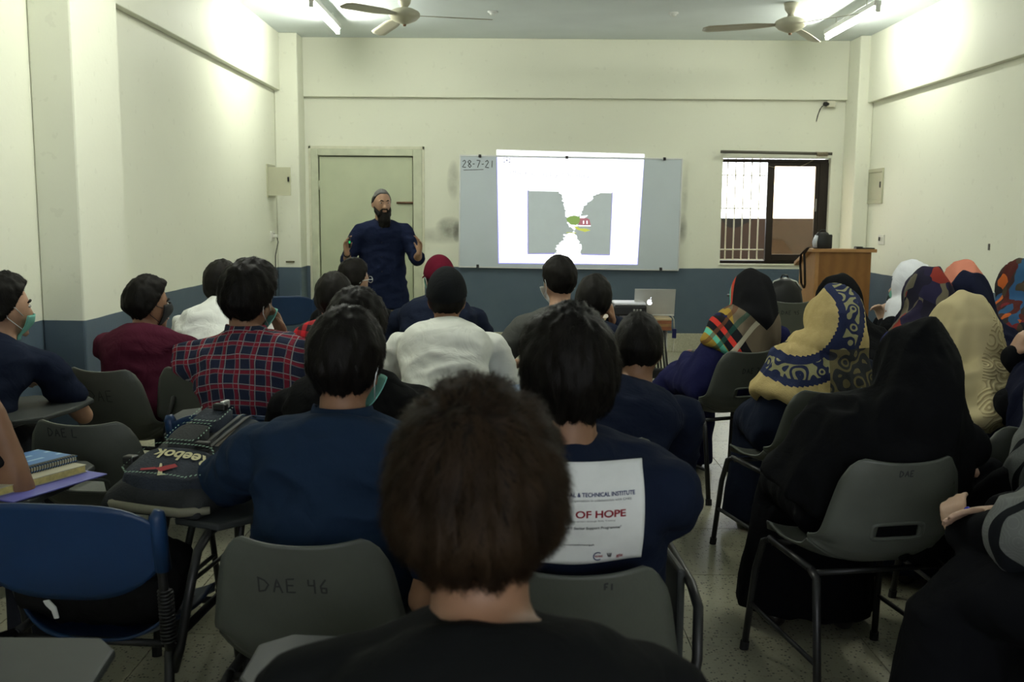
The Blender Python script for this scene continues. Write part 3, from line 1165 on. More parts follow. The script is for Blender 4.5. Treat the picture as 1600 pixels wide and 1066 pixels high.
def head_parts(M, k=1.0):
    D, Fs = dirs(28, 20)
    p = head_surf(D) * k
    parts = [([M @ Vector(q) for q in p], Fs)]
    v = lambda x, y, z: M @ Vector((x * k, y * k, z * k))
    parts.append(limb([v(0, .086, .012), v(0, .096, -.012), v(0, .106, -.030)], [.008, .010, .0135], n=8))     # nose
    for s in (-1, 1):
        parts.append(limb([v(s * .010, .092, -.036), v(s * .016, .088, -.034)], [.008, .006], n=8))
        E = M @ Matrix.Translation((s * .078 * k, -.006 * k, -.012 * k)) @ Matrix.Rotation(s * .35, 4, 'Z')
        parts.append(sphere(E, (.009 * k, .018 * k, .031 * k), 10, 8))                                      # ears
        parts.append(limb([v(s * .014, .086, .028), v(s * .045, .074, .024)], [.008, .007], n=8))              # brow
    parts.append(limb([v(-.020, .084, -.062), v(0, .092, -.060), v(.020, .084, -.062)], [.006, .008, .006], n=8))
    parts.append(limb([v(-.016, .082, -.073), v(0, .089, -.073), v(.016, .082, -.073)], [.006, .008, .006], n=8))
    parts.append(limb([v(-.012, .072, -.103), v(.012, .072, -.103)], [.016, .016], n=8))
    return parts


def hand_parts(wr, d, nrm, side, curl=.9, spread=.10, k=1.0):
    """palm, four fingers and a thumb; d: along the hand, nrm: out of the palm, side: +1 right, -1 left"""
    d = Vector(d).normalized()
    nrm = Vector(nrm)
    nrm = (nrm - d * nrm.dot(d)).normalized()
    x = d.cross(nrm) * side          # towards the thumb
    parts = []
    L = .088 * k
    parts.append(loft([wr - d * .01, wr + d * L * .35, wr + d * L * .75, wr + d * L], [(.027 * k, .018 * k), (.037 * k, .017 * k), (.041 * k, .015 * k), (.038 * k, .012 * k)], x, 12))
    for q, (off, ln) in enumerate(((.030, .074), (.010, .083), (-.010, .078), (-.029, .061))):
        base = wr + d * L * .93 + x * off * k
        dd = (d + x * (off * spread / .03)).normalized()
        pts = [base]
        rad = [.0095 * k]
        c_ = curl * (1 + .12 * q)
        an = 0
        p = base
        for sgm in (.42, .32, .26):
            an += c_ * (.4 if sgm > .4 else .38)
            v_ = dd * math.cos(an) + nrm * math.sin(an)
            p = p + v_ * ln * k * sgm
            pts.append(p)
            rad.append(.0088 * k if sgm > .3 else .0072 * k)
        parts.append(limb(pts, rad, x, 8))
    b0 = wr + d * L * .25 + x * .026 * k
    t1 = b0 + (d * .65 + x * .75 + nrm * .25).normalized() * .038 * k
    t2 = t1 + (d * .9 + x * .25 + nrm * .45).normalized() * .034 * k
    parts.append(limb([b0, t1, t2], [.014 * k, .0105 * k, .008 * k], nrm, 8))
    return parts


def elbow(sh, wr, hint, la, lb):
    d_ = wr - sh
    L = d_.length
    if L > (la + lb) * .985:
        wr = sh + d_ * ((la + lb) * .985 / L)
        d_ = wr - sh
        L = d_.length
    a = (la * la - lb * lb + L * L) / (2 * L)
    h = math.sqrt(max(0, la * la - a * a))
    u_ = d_.normalized()
    hn = Vector(hint)
    hn = (hn - u_ * hn.dot(u_)).normalized()
    return sh + u_ * a + hn * h, wr


def ss_(x, a, b):
    t = np.clip((x - a) / (b - a), 0, 1)
    return t * t * (3 - 2 * t)


def hair_mask(D, low=-.52, front=.62):
    T_ = np.interp(D[:, 1], [-1, -.6, -.35, -.12, .08, .32, .6, 1], [low - .14, low - .03, low * .72, low * .3, .05, .35, front, front + .02])
    return ss_(D[:, 2] - T_, -.05, .09)


def hair_mesh(M, top=.022, side=.012, low=-.52, front=.62, rough=.004, seed=0.0, k=1.0, quiff=(0, 0, 0), res=(72, 52), name='hair', taper=.25):
    D, Fs = dirs(*res)
    base = head_surf(D)
    mk_ = hair_mask(D, low, front)
    up = ss_(D[:, 2], -.1, .75)
    th = (side + (top - side) * up) * (taper + (1 - taper) * ss_(D[:, 2], -.55, .0))
    q = np.array(quiff)
    th = th + np.clip(D @ (q / (np.linalg.norm(q) + 1e-6)), 0, 1) ** 3 * np.linalg.norm(q)
    nz = np.array([noise.noise((d[0] * 5 + seed, d[1] * 5, d[2] * 2.2)) * .65 + noise.noise((d[0] * 13, d[1] * 13 + seed, d[2] * 5)) * .35 for d in D])
    th = th + nz * rough
    t = np.where(mk_ > 0, -.012 + (th + .012) * mk_, -.012)
    p = (base + D * t[:, None]) * k
    me = bpy.data.meshes.new(name)
    me.from_pydata([tuple(M @ Vector(v)) for v in p], [], Fs)
    me.update()
    return me


def strands(hair_me, M, count, ln, wd, seed, lift=.004, low=-.5, crown=(0.0, -.045, .105), k=1.0, name='strands', curl=.45):
    """many short locks laid over the hair mass, flowing away from the crown"""
    bm = bmesh.new()
    bm.from_mesh(hair_me)
    bmesh.ops.recalc_face_normals(bm, faces=bm.faces)
    bvh = BVHTree.FromBMesh(bm)
    bm.free()
    Mi = M.inverted()
    r_ = random.Random(seed)
    V, Fs = [], []
    cr = M @ (Vector(crown) * k)
    ctr = M @ Vector((0, 0, 0))
    for _ in range(count):
        d = Vector((r_.gauss(0, 1), r_.gauss(0, 1), r_.gauss(0, 1))).normalized()
        if hair_mask(np.array([d]), low, .66)[0] < .6:
            continue
        wdv = (M.to_3x3() @ d)
        hit = bvh.ray_cast(ctr + wdv * .5, -wdv)
        if hit[0] is None:
            continue
        p, nn = hit[0].copy(), hit[1]
        L = ln * r_.uniform(.6, 1.3)
        bend = r_.uniform(-curl, curl)
        prev = None
        fl = r_.uniform(.3, 1.0)
        for sgm in range(5):
            t = (p - cr)
            t = t - nn * t.dot(nn)
            if t.length < 1e-4:
                t = nn.orthogonal()
            t.normalize()
            t = (t + nn.cross(t) * (bend + r_.uniform(-.12, .12))).normalized()
            sd = nn.cross(t).normalized() * wd * (1 - sgm / 4.6)
            q = p + nn * (lift * fl * (.1 + sgm * .28))
            V += [q - sd, q + sd]
            o = len(V)
            if sgm:
                Fs.append((o - 4, o - 3, o - 1, o - 2))
            p = p + t * L / 4
            near = bvh.find_nearest(p)
            if near[0] is not None:
                p, nn = near[0].copy(), near[1]
    me = bpy.data.meshes.new(name)
    me.from_pydata([tuple(v) for v in V], [], Fs)
    me.update()
    return me


m_hair = mat('black_hair', (.0065, .0055, .0045), .62, vary=.4, vscale=30, spec=.10)
m_hair_b = mat('dark_brown_hair', (.0072, .0050, .0032), .7, vary=.45, vscale=25, spec=.08)
m_strand = mat('black_hair_strands', (.008, .0066, .0052), .5, vary=.3, vscale=20, spec=.12)
m_strand_b = mat('brown_hair_strands', (.021, .0125, .0066), .6, vary=.5, vscale=14, spec=.10)
SKIN = {1: mat('skin_brown', (.21, .11, .062), .5, vary=.1, vscale=12, bump=.05, bscale=90),
        2: mat('skin_tan', (.36, .21, .135), .5, vary=.1, vscale=12, bump=.05, bscale=90),
        3: mat('skin_light', (.47, .31, .22), .5, vary=.1, vscale=12, bump=.05, bscale=90)}
m_mask = mat('green_mask', (.16, .42, .34), .8, vary=.06)
m_maskw = mat('white_mask', (.6, .64, .62), .8, vary=.06)
m_maskb = mat('black_mask', (.012, .012, .014), .8)
m_shoe = mat('dark_shoe', (.02, .017, .014), .45)
m_trou = mat('dark_trousers', (.018, .020, .028), .85, bump=.2, bscale=200)
m_jean = mat('grey_jeans', (.05, .055, .065), .85, bump=.2, bscale=200)


def cloth(name, col, vary=.10, sheen=0.0):
    if name in MATS:
        return MATS[name]
    g = NB(name, rough=.9, spec=.06)
    g.color(g.mix(g.noise(5, 4), [c * (1 - vary) for c in col], [c * (1 + vary) for c in col]))
    wr = g.op('ABSOLUTE', g.op('SUBTRACT', g.noise(6.5, 3, dist=1.2), .5))
    h = g.op('ADD', g.op('MULTIPLY', wr, 2.2), g.op('MULTIPLY', g.noise(260, 2), .06))
    g.bump(h, .36, .014)
    return g.m


def face_mask(root, M, m, k=1.0, chin=False, name='face_mask'):
    """cloth mask over nose and mouth (or pulled under the chin) with ear loops"""
    dz = -.035 if chin else 0.0
    ex = .016 if chin else 0.0

    def fn(i, j):
        a = (i - .5) * 2.15
        z = .010 - .100 * j + dz
        d = np.array([[math.sin(a) * .9, math.cos(a), 0]])
        zn = max(-.93, min(.9, z / .116))
        r_ = math.sqrt(max(.05, 1 - zn * zn))
        p = head_surf(np.array([[math.sin(a) * r_, math.cos(a) * r_, zn]]))[0]
        mid = math.exp(-(a / .35) ** 2)
        g_ = .008 + ex * (1 - mid) + .022 * mid * math.exp(-((j - .35) / .35) ** 2)
        return tuple(M @ Vector(((p[0] + math.sin(a) * g_) * k, (p[1] + math.cos(a) * g_) * k, z * k)))
    o = MB().grid(fn, 21, 11).build(name, m, root, smooth=True, solid=.003)
    for s in (-1, 1):
        v = lambda x, y, z: M @ Vector((s * x * k, y * k, z * k))
        MB().tube([v(.066, .045, -.005 + dz * .6), v(.083, .01, .01), v(.09, -.015, .018), v(.089, -.028, -.005), v(.083, -.02, -.03), v(.062, .04, -.08)], .0018, 5).build('ear_loop', m_maskw if m is not m_maskb else m_maskb, o, smooth=True)
    return o


def face(root, M, k=1.0, brow=m_hair):
    for s in (-1, 1):
        E = M @ Matrix.Translation((s * .031 * k, .078 * k, .008 * k))
        V, Fs = sphere(E, (.0135 * k, .011 * k, .0075 * k), 12, 8)
        e = MB().add(V, Fs).build('eye', mat('eye_white', (.34, .31, .28), .35), root, smooth=True)
        V, Fs = sphere(E @ Matrix.Translation((0, .0085 * k, 0)), (.006 * k, .004 * k, .006 * k), 10, 6)
        MB().add(V, Fs).build('iris', mat('dark_iris', (.02, .012, .008), .2), e, smooth=True)
        v = lambda x, y, z: M @ Vector((s * x * k, y * k, z * k))
        MB().tube([v(.012, .093, .024), v(.03, .089, .031), v(.05, .073, .024)], [.004, .0058, .003], 8).build('eyebrow', brow, root, smooth=True)
    v = lambda x, y, z: M @ Vector((x * k, y * k, z * k))
    V, Fs = limb([v(-.020, .087, -.066), v(0, .097, -.067), v(.020, .087, -.066)], [.003, .0055, .003], n=8)
    MB().add(V, Fs).build('lips', mat('lip_skin', (.25, .11, .085), .45), root, smooth=True)


PEOPLE = {}


def person(key, label, head, seat=None, yaw=0.0, hyaw=0.0, hpitch=0.0, hroll=0.0, skin=1, female=False, girth=1.0, sw=None,
           top=None, sleeve='long', trousers=None, arms=(None, None), hunch=.035, voxel=None, bodyvox=None, standing=False,
           hair=None, hairm=None, loose=.012, fold=.006, collar=None, k=1.0, skirt=None, hem=None, legs=True, knees=0.0, lean=None, group='students seated on the chairs', hands=True, neck=None):
    """build one person; head=(u, v_top, distance); seat: chair the person sits on"""
    u_, v_, D_ = head
    Ht = P(u_, v_, D_)
    up_off = .122 * k + (.026 if hair is None else hair.get('top', .02) + .004) * k
    Hw = Ht - Vector((0, 0, up_off - .005))
    cy, sy = math.cos(yaw), math.sin(yaw)
    fwd = Vector((-sy, cy, 0))
    if seat is not None:
        base = seat_of(seat) if not isinstance(seat, Vector) else seat
    else:
        dz_ = Hw.z - .175 - .55
        ln = .50
        off = lean if lean is not None else min(.26, math.sqrt(max(.0025, ln * ln - dz_ * dz_)))
        base = Vector((Hw.x, Hw.y, 0)) - fwd * (off + .02)
        base.z = 0
    root = thing('person', label, 'person', base, yaw, group)
    inv = Matrix.Translation(base) @ Matrix.Rotation(yaw, 4, 'Z')
    inv = inv.inverted()
    Hc = inv @ Hw
    HM = Matrix.Translation(Hc) @ Matrix.Rotation(hyaw, 4, 'Z') @ Matrix.Rotation(hpitch, 4, 'X') @ Matrix.Rotation(hroll, 4, 'Y')
    pz = .55 if not standing else .90
    vx = voxel or max(.009, min(.017, D_ * .0032))
    bvx = bodyvox or max(.011, vx)
    hd = HM.to_3x3() @ Vector((0, -.022, -.1))
    Nk = Hc + Vector((hd.x * .6, hd.y * .7, -.075))
    Nb = Vector((Hc.x * .92, Hc.y - .035, Hc.z - (neck or (.135 if not standing else .150)) * k))
    Pl = Vector((0, 0, pz))
    ctrl = (Pl + Nb) / 2 + Vector((0, -hunch - .12 * max(0, Nb.y), .03))

    def spine(t):
        return Pl * (1 - t) ** 2 + ctrl * 2 * t * (1 - t) + Nb * t * t
    sw = sw or (.162 if female else .188)
    gx = girth * (.92 if female else 1.0)

    def torso(inf, waist=0.0, t0=0.0):
        ts = [t for t in (0, .15, .35, .55, .72, .86, .95, 1.0) if t >= t0]
        A = dict(zip((0, .15, .35, .55, .72, .86, .95, 1.0), (.165, .163, .156, .168, .184, .184, .130, .072)))
        B = dict(zip((0, .15, .35, .55, .72, .86, .95, 1.0), (.118, .116, .108, .114, .120, .104, .082, .064)))
        pts, rad = [], []
        if t0 == 0:
            pts.append(Pl - Vector((0, 0, .07)))
            rad.append(((.135 + inf) * gx, (.10 + inf) * gx))
        for t in ts:
            pts.append(spine(t))
            wq = waist if t < .5 else 0
            rad.append(((A[t] + wq) * gx + inf, (B[t] + wq) * gx + inf))
        out_ = [loft(pts, rad, (1, 0, 0), 20)]
        out_.append(limb([shp[-1] + Vector((-.0, 0, 0)), shp[-1] * .55 + Nb * .45 + Vector((0, 0, -.028)), Nb + Vector((0, 0, -.035)), shp[1] * .55 + Nb * .45 + Vector((0, 0, -.028)), shp[1]],
                        [.050 + inf, .056 + inf, .060 + inf, .056 + inf, .050 + inf], (0, 1, 0), 14))
        return out_
    shp = {s: Nb + Vector((s * sw, .0, -.092)) for s in (-1, 1)}
    la, lb = (.285 * k, .25 * k) if not female else (.262, .232)
    ak = .88 if female else 1.0
    AR = {}
    for s, a in zip((-1, 1), arms):
        a = a or {}
        wv = a.get('w')
        if wv is None:
            wv = Vector((s * .11, Nb.y + .22, .70))
        elif a.get('head'):
            wv = Hc + Vector(wv)
        elif a.get('px'):
            wv = inv @ P(*wv)
        else:
            wv = Vector(wv)
        el, wv = elbow(shp[s], wv, a.get('hint', (s * .8, -.35, -.6)), la, lb)
        hdv = a.get('d')
        hdv = Vector(hdv) if hdv else (wv - el).normalized()
        AR[s] = (shp[s], el, wv, hdv, Vector(a.get('n', (-s * .6, .1, -.8))), a.get('curl', .7), a.get('spread', .1))
    # body
    parts = head_parts(HM, k) + torso(0)
    parts.append(limb([Nb + Vector((0, -.004, -.05)), Nk, HM @ Vector((0, -.012, -.03))], [(.062 * ak, .060 * ak), (.056 * ak, .058 * ak), (.058 * ak, .066 * ak)]))
    for s in (-1, 1):
        sh, el, wv, hdv, nr, cu, spd = AR[s]
        parts.append(limb([sh, sh.lerp(el, .5), el], [.050 * ak, .045 * ak, .038 * ak]))
        parts.append(limb([el, el.lerp(wv, .35), wv], [.039 * ak, .038 * ak, .026 * ak]))
        if hands:
            parts += hand_parts(wv, hdv, nr, s, cu, spd, (.92 if female else 1.0) * k)
    kn, an = {}, {}
    for s in (-1, 1):
        if standing:
            kn[s] = Vector((s * .10, .02, .48)); an[s] = Vector((s * .11, -.01, .085))
        else:
            kn[s] = Vector((s * (.12 + knees), .42, .50)); an[s] = Vector((s * (.12 + knees * .6), .40, .085))
        if skirt is not None:
            an[s].x += skirt[0] * .9
            kn[s].x += skirt[0] * .3
        hp = Vector((s * .09, .0, pz))
        lk = .8 if skirt is not None else 1.0
        parts.append(limb([hp, hp.lerp(kn[s], .5), kn[s]], [.082 * gx * lk, .074 * gx * lk, .056 * lk]))
        parts.append(limb([kn[s], kn[s].lerp(an[s], .35), an[s]], [.054 * lk, .053 * lk, .036]))
        parts.append(limb([an[s] + Vector((0, -.03, -.045)), an[s] + Vector((0, .14, -.055))], [(.034, .03), (.038, .022)]))
    body = union(parts, bvx, 2, 'body')
    mk('body', body, SKIN[skin], root, smooth=True)
    # legs
    if skirt is None:
        tp = [loft([Pl + Vector((0, 0, -.095)), Pl, spine(.18)], [(.15 * gx, .118 * gx), (.178 * gx, .130 * gx), (.168 * gx, .122 * gx)], (1, 0, 0), 18)]
        for s in (-1, 1):
            hp = Vector((s * .09, .0, pz))
            tp.append(limb([hp, hp.lerp(kn[s], .5), kn[s]], [.096 * gx, .088 * gx, .072]))
            tp.append(loft([kn[s], kn[s].lerp(an[s], .4), an[s] + Vector((0, 0, -.02))], [.070, .068, .058]))
        tm = union(tp, max(vx, .013), 5, 'trousers')
        folds(tm, .005, 9, len(PEOPLE) * 3.1, (1, 1, .6))
        mk('trousers', tm, trousers or m_trou, root, smooth=True)
    for s in (-1, 1):
        V, Fs = limb([an[s] + Vector((0, -.045, -.045)), an[s] + Vector((0, .05, -.045)), an[s] + Vector((s * .008, .15, -.055))], [(.042, .040), (.043, .040), (.042, .028)])
        V = [Vector((v.x, v.y, max(v.z, 0.0))) for v in V]
        MB().add(V, Fs).build('shoe', m_shoe, root, smooth=True)
    # upper garment
    ga = torso(loose, .012)
    for s in (-1, 1):
        sh, el, wv, *_ = AR[s]
        if sleeve == 'long':
            ga.append(limb([sh, sh.lerp(el, .5), el], [.056 * ak + loose, .052 * ak + loose, .047 * ak + loose]))
            ga.append(limb([el, el.lerp(wv, .5), el.lerp(wv, .93)], [.046 * ak + loose, .042 * ak + loose, .030 * ak + loose]))
        elif sleeve == 'rolled':
            ga.append(limb([sh, sh.lerp(el, .5), el], [.058 + loose, .056 + loose, .050 + loose]))
            ga.append(loft([el, el.lerp(wv, .3)], [.050 + loose, .049 + loose]))
        else:
            ga.append(loft([sh, sh.lerp(el, .35), sh.lerp(el, .70)], [.055 + loose, .056 + loose, .055 + loose]))
    if hem is not None:
        ga.append(loft([spine(.3), Pl, Vector((0, 0, (pz + hem) / 2)), Vector((0, 0, hem))], [(.165 * gx, .125 * gx), (.185 * gx, .135 * gx), (.205 * gx, .15 * gx), (.222 * gx, .16 * gx)], (1, 0, 0), 20))
    if skirt is not None:
        sx_, hz_ = skirt
        sp_ = [(0, -.09, .53), (0, .06, .55), (0, .25, .545), (0, .39, .525), (sx_ * .4, .43, .44), (sx_ * .8, .425, .24), (sx_, .425, hz_)]
        ga.append(loft(sp_, [(.17, .09), (.195, .112), (.205, .116), (.21, .122), (.205, .13), (.225, .15), (.25, .18)], (1, 0, 0), 22))
    gm_ = union(ga, vx, max(4, int(.10 / vx)), 'garment')
    if skirt is not None:
        folds(gm_, fold * 1.3, 8, len(PEOPLE) * 5.3, (1.5, 1.2, .55), fold * .3)
    else:
        folds(gm_, fold * 1.6, 6, len(PEOPLE) * 5.3, (1.1, 1.1, 1.9), fold * .6)
    go = mk('abaya' if skirt is not None else ('kurta' if hem is not None else 'shirt'), gm_, top, root, smooth=True)
    if collar:
        pts, rad = [], []
        b = MB()
        nn_ = 26
        ax = (Nk - Nb).normalized()
        V = []
        for ring, (h_, r_) in enumerate(((-.03, .074), (.0, .071), (.026, .066), (.028, .069), (-.004, .078))):
            for q in range(nn_):
                a = 2 * math.pi * q / nn_
                fr = max(0, math.sin(a))
                V.append(Nb + Vector((math.cos(a) * r_ * 1.02, math.sin(a) * r_ * 1.0 + .002, 0)) + ax * (h_ - fr * .025) + Vector((0, 0, .012)))
        Fs = [(r0 * nn_ + q, r0 * nn_ + (q + 1) % nn_, (r0 + 1) * nn_ + (q + 1) % nn_, (r0 + 1) * nn_ + q) for r0 in range(4) for q in range(nn_)]
        b.add(V, Fs).build('collar', collar if not isinstance(collar, bool) else top, go, smooth=True, solid=.003)
    if hair is not None:
        h = dict(hair)
        st_ = h.pop('strands', 0)
        ln = h.pop('len', .035)
        wd = h.pop('wd', .0011)
        lift = h.pop('lift', .004)
        sm = h.pop('sm', m_strand)
        hm = hair_mesh(HM, k=k, seed=len(PEOPLE) * 2.7, **h)
        ho = mk('hair', hm, hairm or m_hair, root, smooth=True)
        if st_:
            sme = strands(hm, HM, st_, ln, wd, len(PEOPLE), lift, h.get('low', -.52), k=k)
            tag(mk('hair_strands', sme, sm, ho, smooth=True), kind='stuff')
    S = dict(root=root, HM=HM, Hc=Hc, Nb=Nb, spine=spine, sh=shp, AR=AR, gm=gm_, go=go, k=k, inv=inv, vx=vx)
    PEOPLE[key] = S
    return S


def cap(S, m, visor=True, mv=None, name='cap'):
    D, Fs = dirs(40, 28)
    base = head_surf(D)
    T_ = np.interp(D[:, 1], [-1, 0, 1], [-.12, .08, .32])
    mk_ = ss_(D[:, 2] - T_, -.03, .05)
    t = -.012 + (.026 + .012 * D[:, 2].clip(0, 1)) * mk_
    p = base + D * t[:, None]
    me = bpy.data.meshes.new(name)
    me.from_pydata([tuple(S['HM'] @ Vector(v)) for v in p], [], Fs)
    o = mk(name, me, m, S['root'], smooth=True)
    if visor:
        M = S['HM']

        def fn(i, j):
            a = (i - .5) * 1.9
            r_ = 1 + .62 * j
            return tuple(M @ Vector((math.sin(a) * .088 * (1 + .05 * j), math.cos(a) * .098 * r_ - (.01 * j), .036 - .012 * j - .02 * abs(i - .5) ** 2 * 4)))
        MB().grid(fn, 15, 6).build('visor', m, o, smooth=True, solid=.004)
        MB().add(*sphere(M @ Matrix.Translation((0, -.005, .138)), (.009, .009, .005), 10, 6)).build('top_button', m, o, smooth=True)
    return o


def hijab(S, m, drop=.17, wide=.05, peak=0.0, fold=.007, seed=1.0, mask=None, size=1.0, back=0.0, name='headscarf', tail=None, shift=0.0):
    HM, Hc, Nb = S['HM'], S['Hc'], S['Nb']
    sp = S['spine']
    parts = []
    D, Fs = dirs(28, 20)
    p = head_surf(D)
    p = p * np.array([1.20, 1.17, 1.10]) * size + D * .010
    p[:, 1] -= .006
    p[:, 2] += peak * np.clip(D[:, 2], 0, 1) ** 2
    parts.append(([HM @ Vector(q) for q in p], Fs))
    dn = sp(.6) - Nb
    dn.normalize()
    a0 = HM @ Vector((0, -.012 - back * .3, .03))
    a1 = HM @ Vector((0, -.018 - back, -.07))
    pts = [a0, a1, Nb + Vector((0, .0 - back * .5, .035)), Nb + Vector((0, .005, -.03)), Nb + dn * .09, Nb + dn * drop, ]
    rad = [(.097 * size, .121 * size), (.116 * size, .134 * size), (.148, .146), (.182 + wide * .3, .146), (.196 + wide * .7, .142 + wide * .3), (.205 + wide, .152 + wide * .5)]
    parts.append(loft(pts, rad, (1, 0, 0), 24))
    if tail:
        for tl_pts, tl_r in tail:
            parts.append(limb(tl_pts, tl_r))
    me = union(parts, max(.009, S['vx'] * .9), max(5, int(.11 / S['vx'])), name)
    folds(me, fold * 2.0, 7, seed, (1.5, 1.5, .45), fold * .5)
    Mi = HM.inverted()

    def face_open(c_):
        q = Mi @ c_
        return q.y > .035 and (q.x / .052) ** 2 + ((q.z + .015) / .082) ** 2 < 1
    cut(me, face_open)
    o = mk(name, me, m, S['root'], smooth=True)
    if mask:
        face_mask(S['root'], HM, mask)
    return o

# ------------------------------------------------------------------ garments
g = NB('navy_red_plaid', rough=.88, spec=.1)
def plaid(g, base, bandc, line, per, lo=.0, hi=.24, xo=0., zo=0.):
    wob = g.op('MULTIPLY', g.op('SUBTRACT', g.noise(4, 2), .5), .02)
    x = g.op('ADD', g.x, wob)
    z = g.op('ADD', g.op('ADD', g.z, g.op('MULTIPLY', g.y, .5)), wob)
    bx, bz = g.band(x, per, lo, hi, xo), g.band(z, per, lo, hi, zo)
    both = g.op('MULTIPLY', bx, bz)
    any_ = g.op('MAXIMUM', bx, bz)
    c = g.mix(g.op('MULTIPLY_ADD', both, .25, g.op('MULTIPLY', any_, .70)), base, bandc)
    lx, lz = g.band(x, per, hi + .03, hi + .09, xo), g.band(z, per, hi + .03, hi + .09, zo)
    l2, l3 = g.band(x, per, .94, 1.0, xo), g.band(z, per, .94, 1.0, zo)
    ln = g.op('MAXIMUM', g.op('MAXIMUM', lx, lz), g.op('MULTIPLY', g.op('MAXIMUM', l2, l3), .5))
    return g.mix(g.op('MULTIPLY', ln, .55), c, line)
g.color(plaid(g, (.020, .026, .050), (.24, .016, .028), (.40, .38, .37), .055))
g.bump(g.noise(250, 2), .2)
m_plaid = g.m
g = NB('red_black_check', rough=.88, spec=.1)
wob = g.op('MULTIPLY', g.op('SUBTRACT', g.noise(4, 2), .5), .02)
bx = g.band(g.op('ADD', g.x, wob), .05, 0, .5)
bz = g.band(g.op('ADD', g.z, wob), .05, 0, .5)
g.color(g.mix(g.op('MULTIPLY', g.op('ADD', bx, bz), .5), (.34, .012, .018), (.012, .010, .012)))
m_check = g.m

c_navy = cloth('navy_cotton', (.0085, .012, .025))
c_navy2 = cloth('navy_polo_cotton', (.0075, .0115, .025))
c_maroon = cloth('maroon_cotton', (.050, .008, .018))
c_white = cloth('white_cotton', (.62, .63, .60), .04)
c_white2 = cloth('white_twill', (.60, .61, .56), .04)
c_black = cloth('black_cotton', (.0065, .0065, .007))
c_blue = cloth('denim_blue_cotton', (.0115, .023, .047))
c_grey = cloth('heather_grey_cotton', (.065, .067, .062))
c_kurta = cloth('royal_navy_linen', (.0075, .0115, .032), .12)
c_cream = cloth('cream_cotton', (.50, .45, .29), .06)
c_abaya = cloth('black_crepe', (.0042, .0045, .0055))
c_abnavy = cloth('midnight_crepe', (.007, .010, .020))
c_abblue = cloth('indigo_cotton', (.011, .012, .050))

HA = dict(top=.024, side=.013, rough=.010)

# ------------------------------------------------------------------ chairs that stand empty or show well
CHAIR = {}
def top_at(u, v, Y):
    q = P(u, v, Y)
    return (q.x, q.y)

CHAIR['C1'] = chair(top_at(150, 580, 4.25), R(-14), 'grey chair marked DAE behind the student in maroon', text='DAE', tsize=.05, tx=-.06, tz=.64)
CHAIR['C2'] = chair(top_at(118, 665, 3.16), R(-6), 'empty grey chair marked DAE L left of the lettered backpack', slot=True, text='DAE L', tsize=.028, tx=-.10, tz=.735)
CHAIR['C3'] = chair(top_at(304, 592, 4.3), R(-4), 'grey chair carrying the student in white shirt at left')
CHAIR['C4'] = chair(top_at(366, 647, 3.22), R(-8), 'blue chair under the student in plaid shirt', m=m_blue)
CHAIR['C5'] = chair(top_at(82, 795, 2.20), R(-5), 'blue chair with coil spring on its post, front left', m=m_blue, spring=True)
CHAIR['C6'] = chair(top_at(466, 855, 2.0), R(-3), 'grey chair marked DAE 46 under the student in blue', text='DAE 46', tsize=.034, tx=-.092, tz=.665)
CHAIR['C7'] = chair(top_at(905, 890, 1.84), R(2), 'grey chair under the student with paper notice on back', tablet='folded', text='F1', tsize=.014, tx=.05, tz=.745)
CHAIR['C8'] = chair(top_at(445, 466, 7.9), R(15), 'blue chair standing by the left wall near door', m=m_blue)
CHAIR['W1'] = chair(top_at(1180, 541, 5.0), R(22), 'grey chair marked DAE 71 with hand slot', slot=True, text='DAE 71', tsize=.027, tx=-.055, tz=.665, z_ink=.005)
CHAIR['W2'] = chair(top_at(1308, 606, 3.86), R(15), 'grey chair under the woman in yellow and navy scarf', slot=True, text='1', tsize=.02, tx=.04, tz=.65)
CHAIR['W3'] = chair(top_at(1424, 716, 2.74), R(10), 'grey chair with hand slot under the woman in black headscarf', slot=True, text='DAE', tsize=.018, tx=-.03, tz=.735)
CHAIR['W9'] = chair(top_at(1240, 462, 7.9), R(0), 'pale grey chair marked DAE 45 near the lectern', text='DAE 45', tsize=.032, tx=-.085, tz=.68, z_ink=.006)
CHAIR['W10'] = chair(top_at(1206, 444, 9.1), R(28), 'grey chair nearest the front wall, left of lectern')
# their tablets reach into the bottom of the picture
CHAIR['T1'] = chair((-1.075, 1.0), R(0), 'grey chair whose tablet shows at bottom left corner')
CHAIR['T2'] = chair((-.55, 1.03), R(-4), 'grey chair whose tablet shows at bottom, left of the nearest head')
CHAIR['M0'] = chair((-1.67, 2.30), R(-2), 'grey chair at left edge with blue notebooks on its tablet')
CHAIR['M1'] = chair((-2.15, 3.40), R(-4), 'grey chair at left wall whose tablet carries an elbow')


def auto_chair(S_base, yaw, label, **k):
    c, s_ = math.cos(yaw), math.sin(yaw)
    # seat_of(chair) should equal S_base
    loc = Vector((S_base[0] - .04 * -s_, S_base[1] - .04 * c, 0))
    off = Vector((-.28 * -s_, -.28 * c, 0))
    return chair((loc.x + off.x, loc.y + off.y), yaw, label, **k)


def sit(key, label, head, clabel, cm=m_gray, yaw=0.0, lean=None, tablet=True, **kw):
    """a person on a chair of their own whose place follows from the head"""
    Hw = P(*head)
    fwd = Vector((-math.sin(yaw), math.cos(yaw), 0))
    dz_ = Hw.z - .14 - .135 - .55
    off = lean if lean is not None else min(.26, math.sqrt(max(.0025, .25 - dz_ * dz_)))
    base = Vector((Hw.x, Hw.y, 0)) - fwd * (off + .02)
    ch = auto_chair(base, yaw, clabel, m=cm, tablet=tablet)
    CHAIR[key] = ch
    return person(key, label, head, seat=ch, yaw=yaw, **kw)


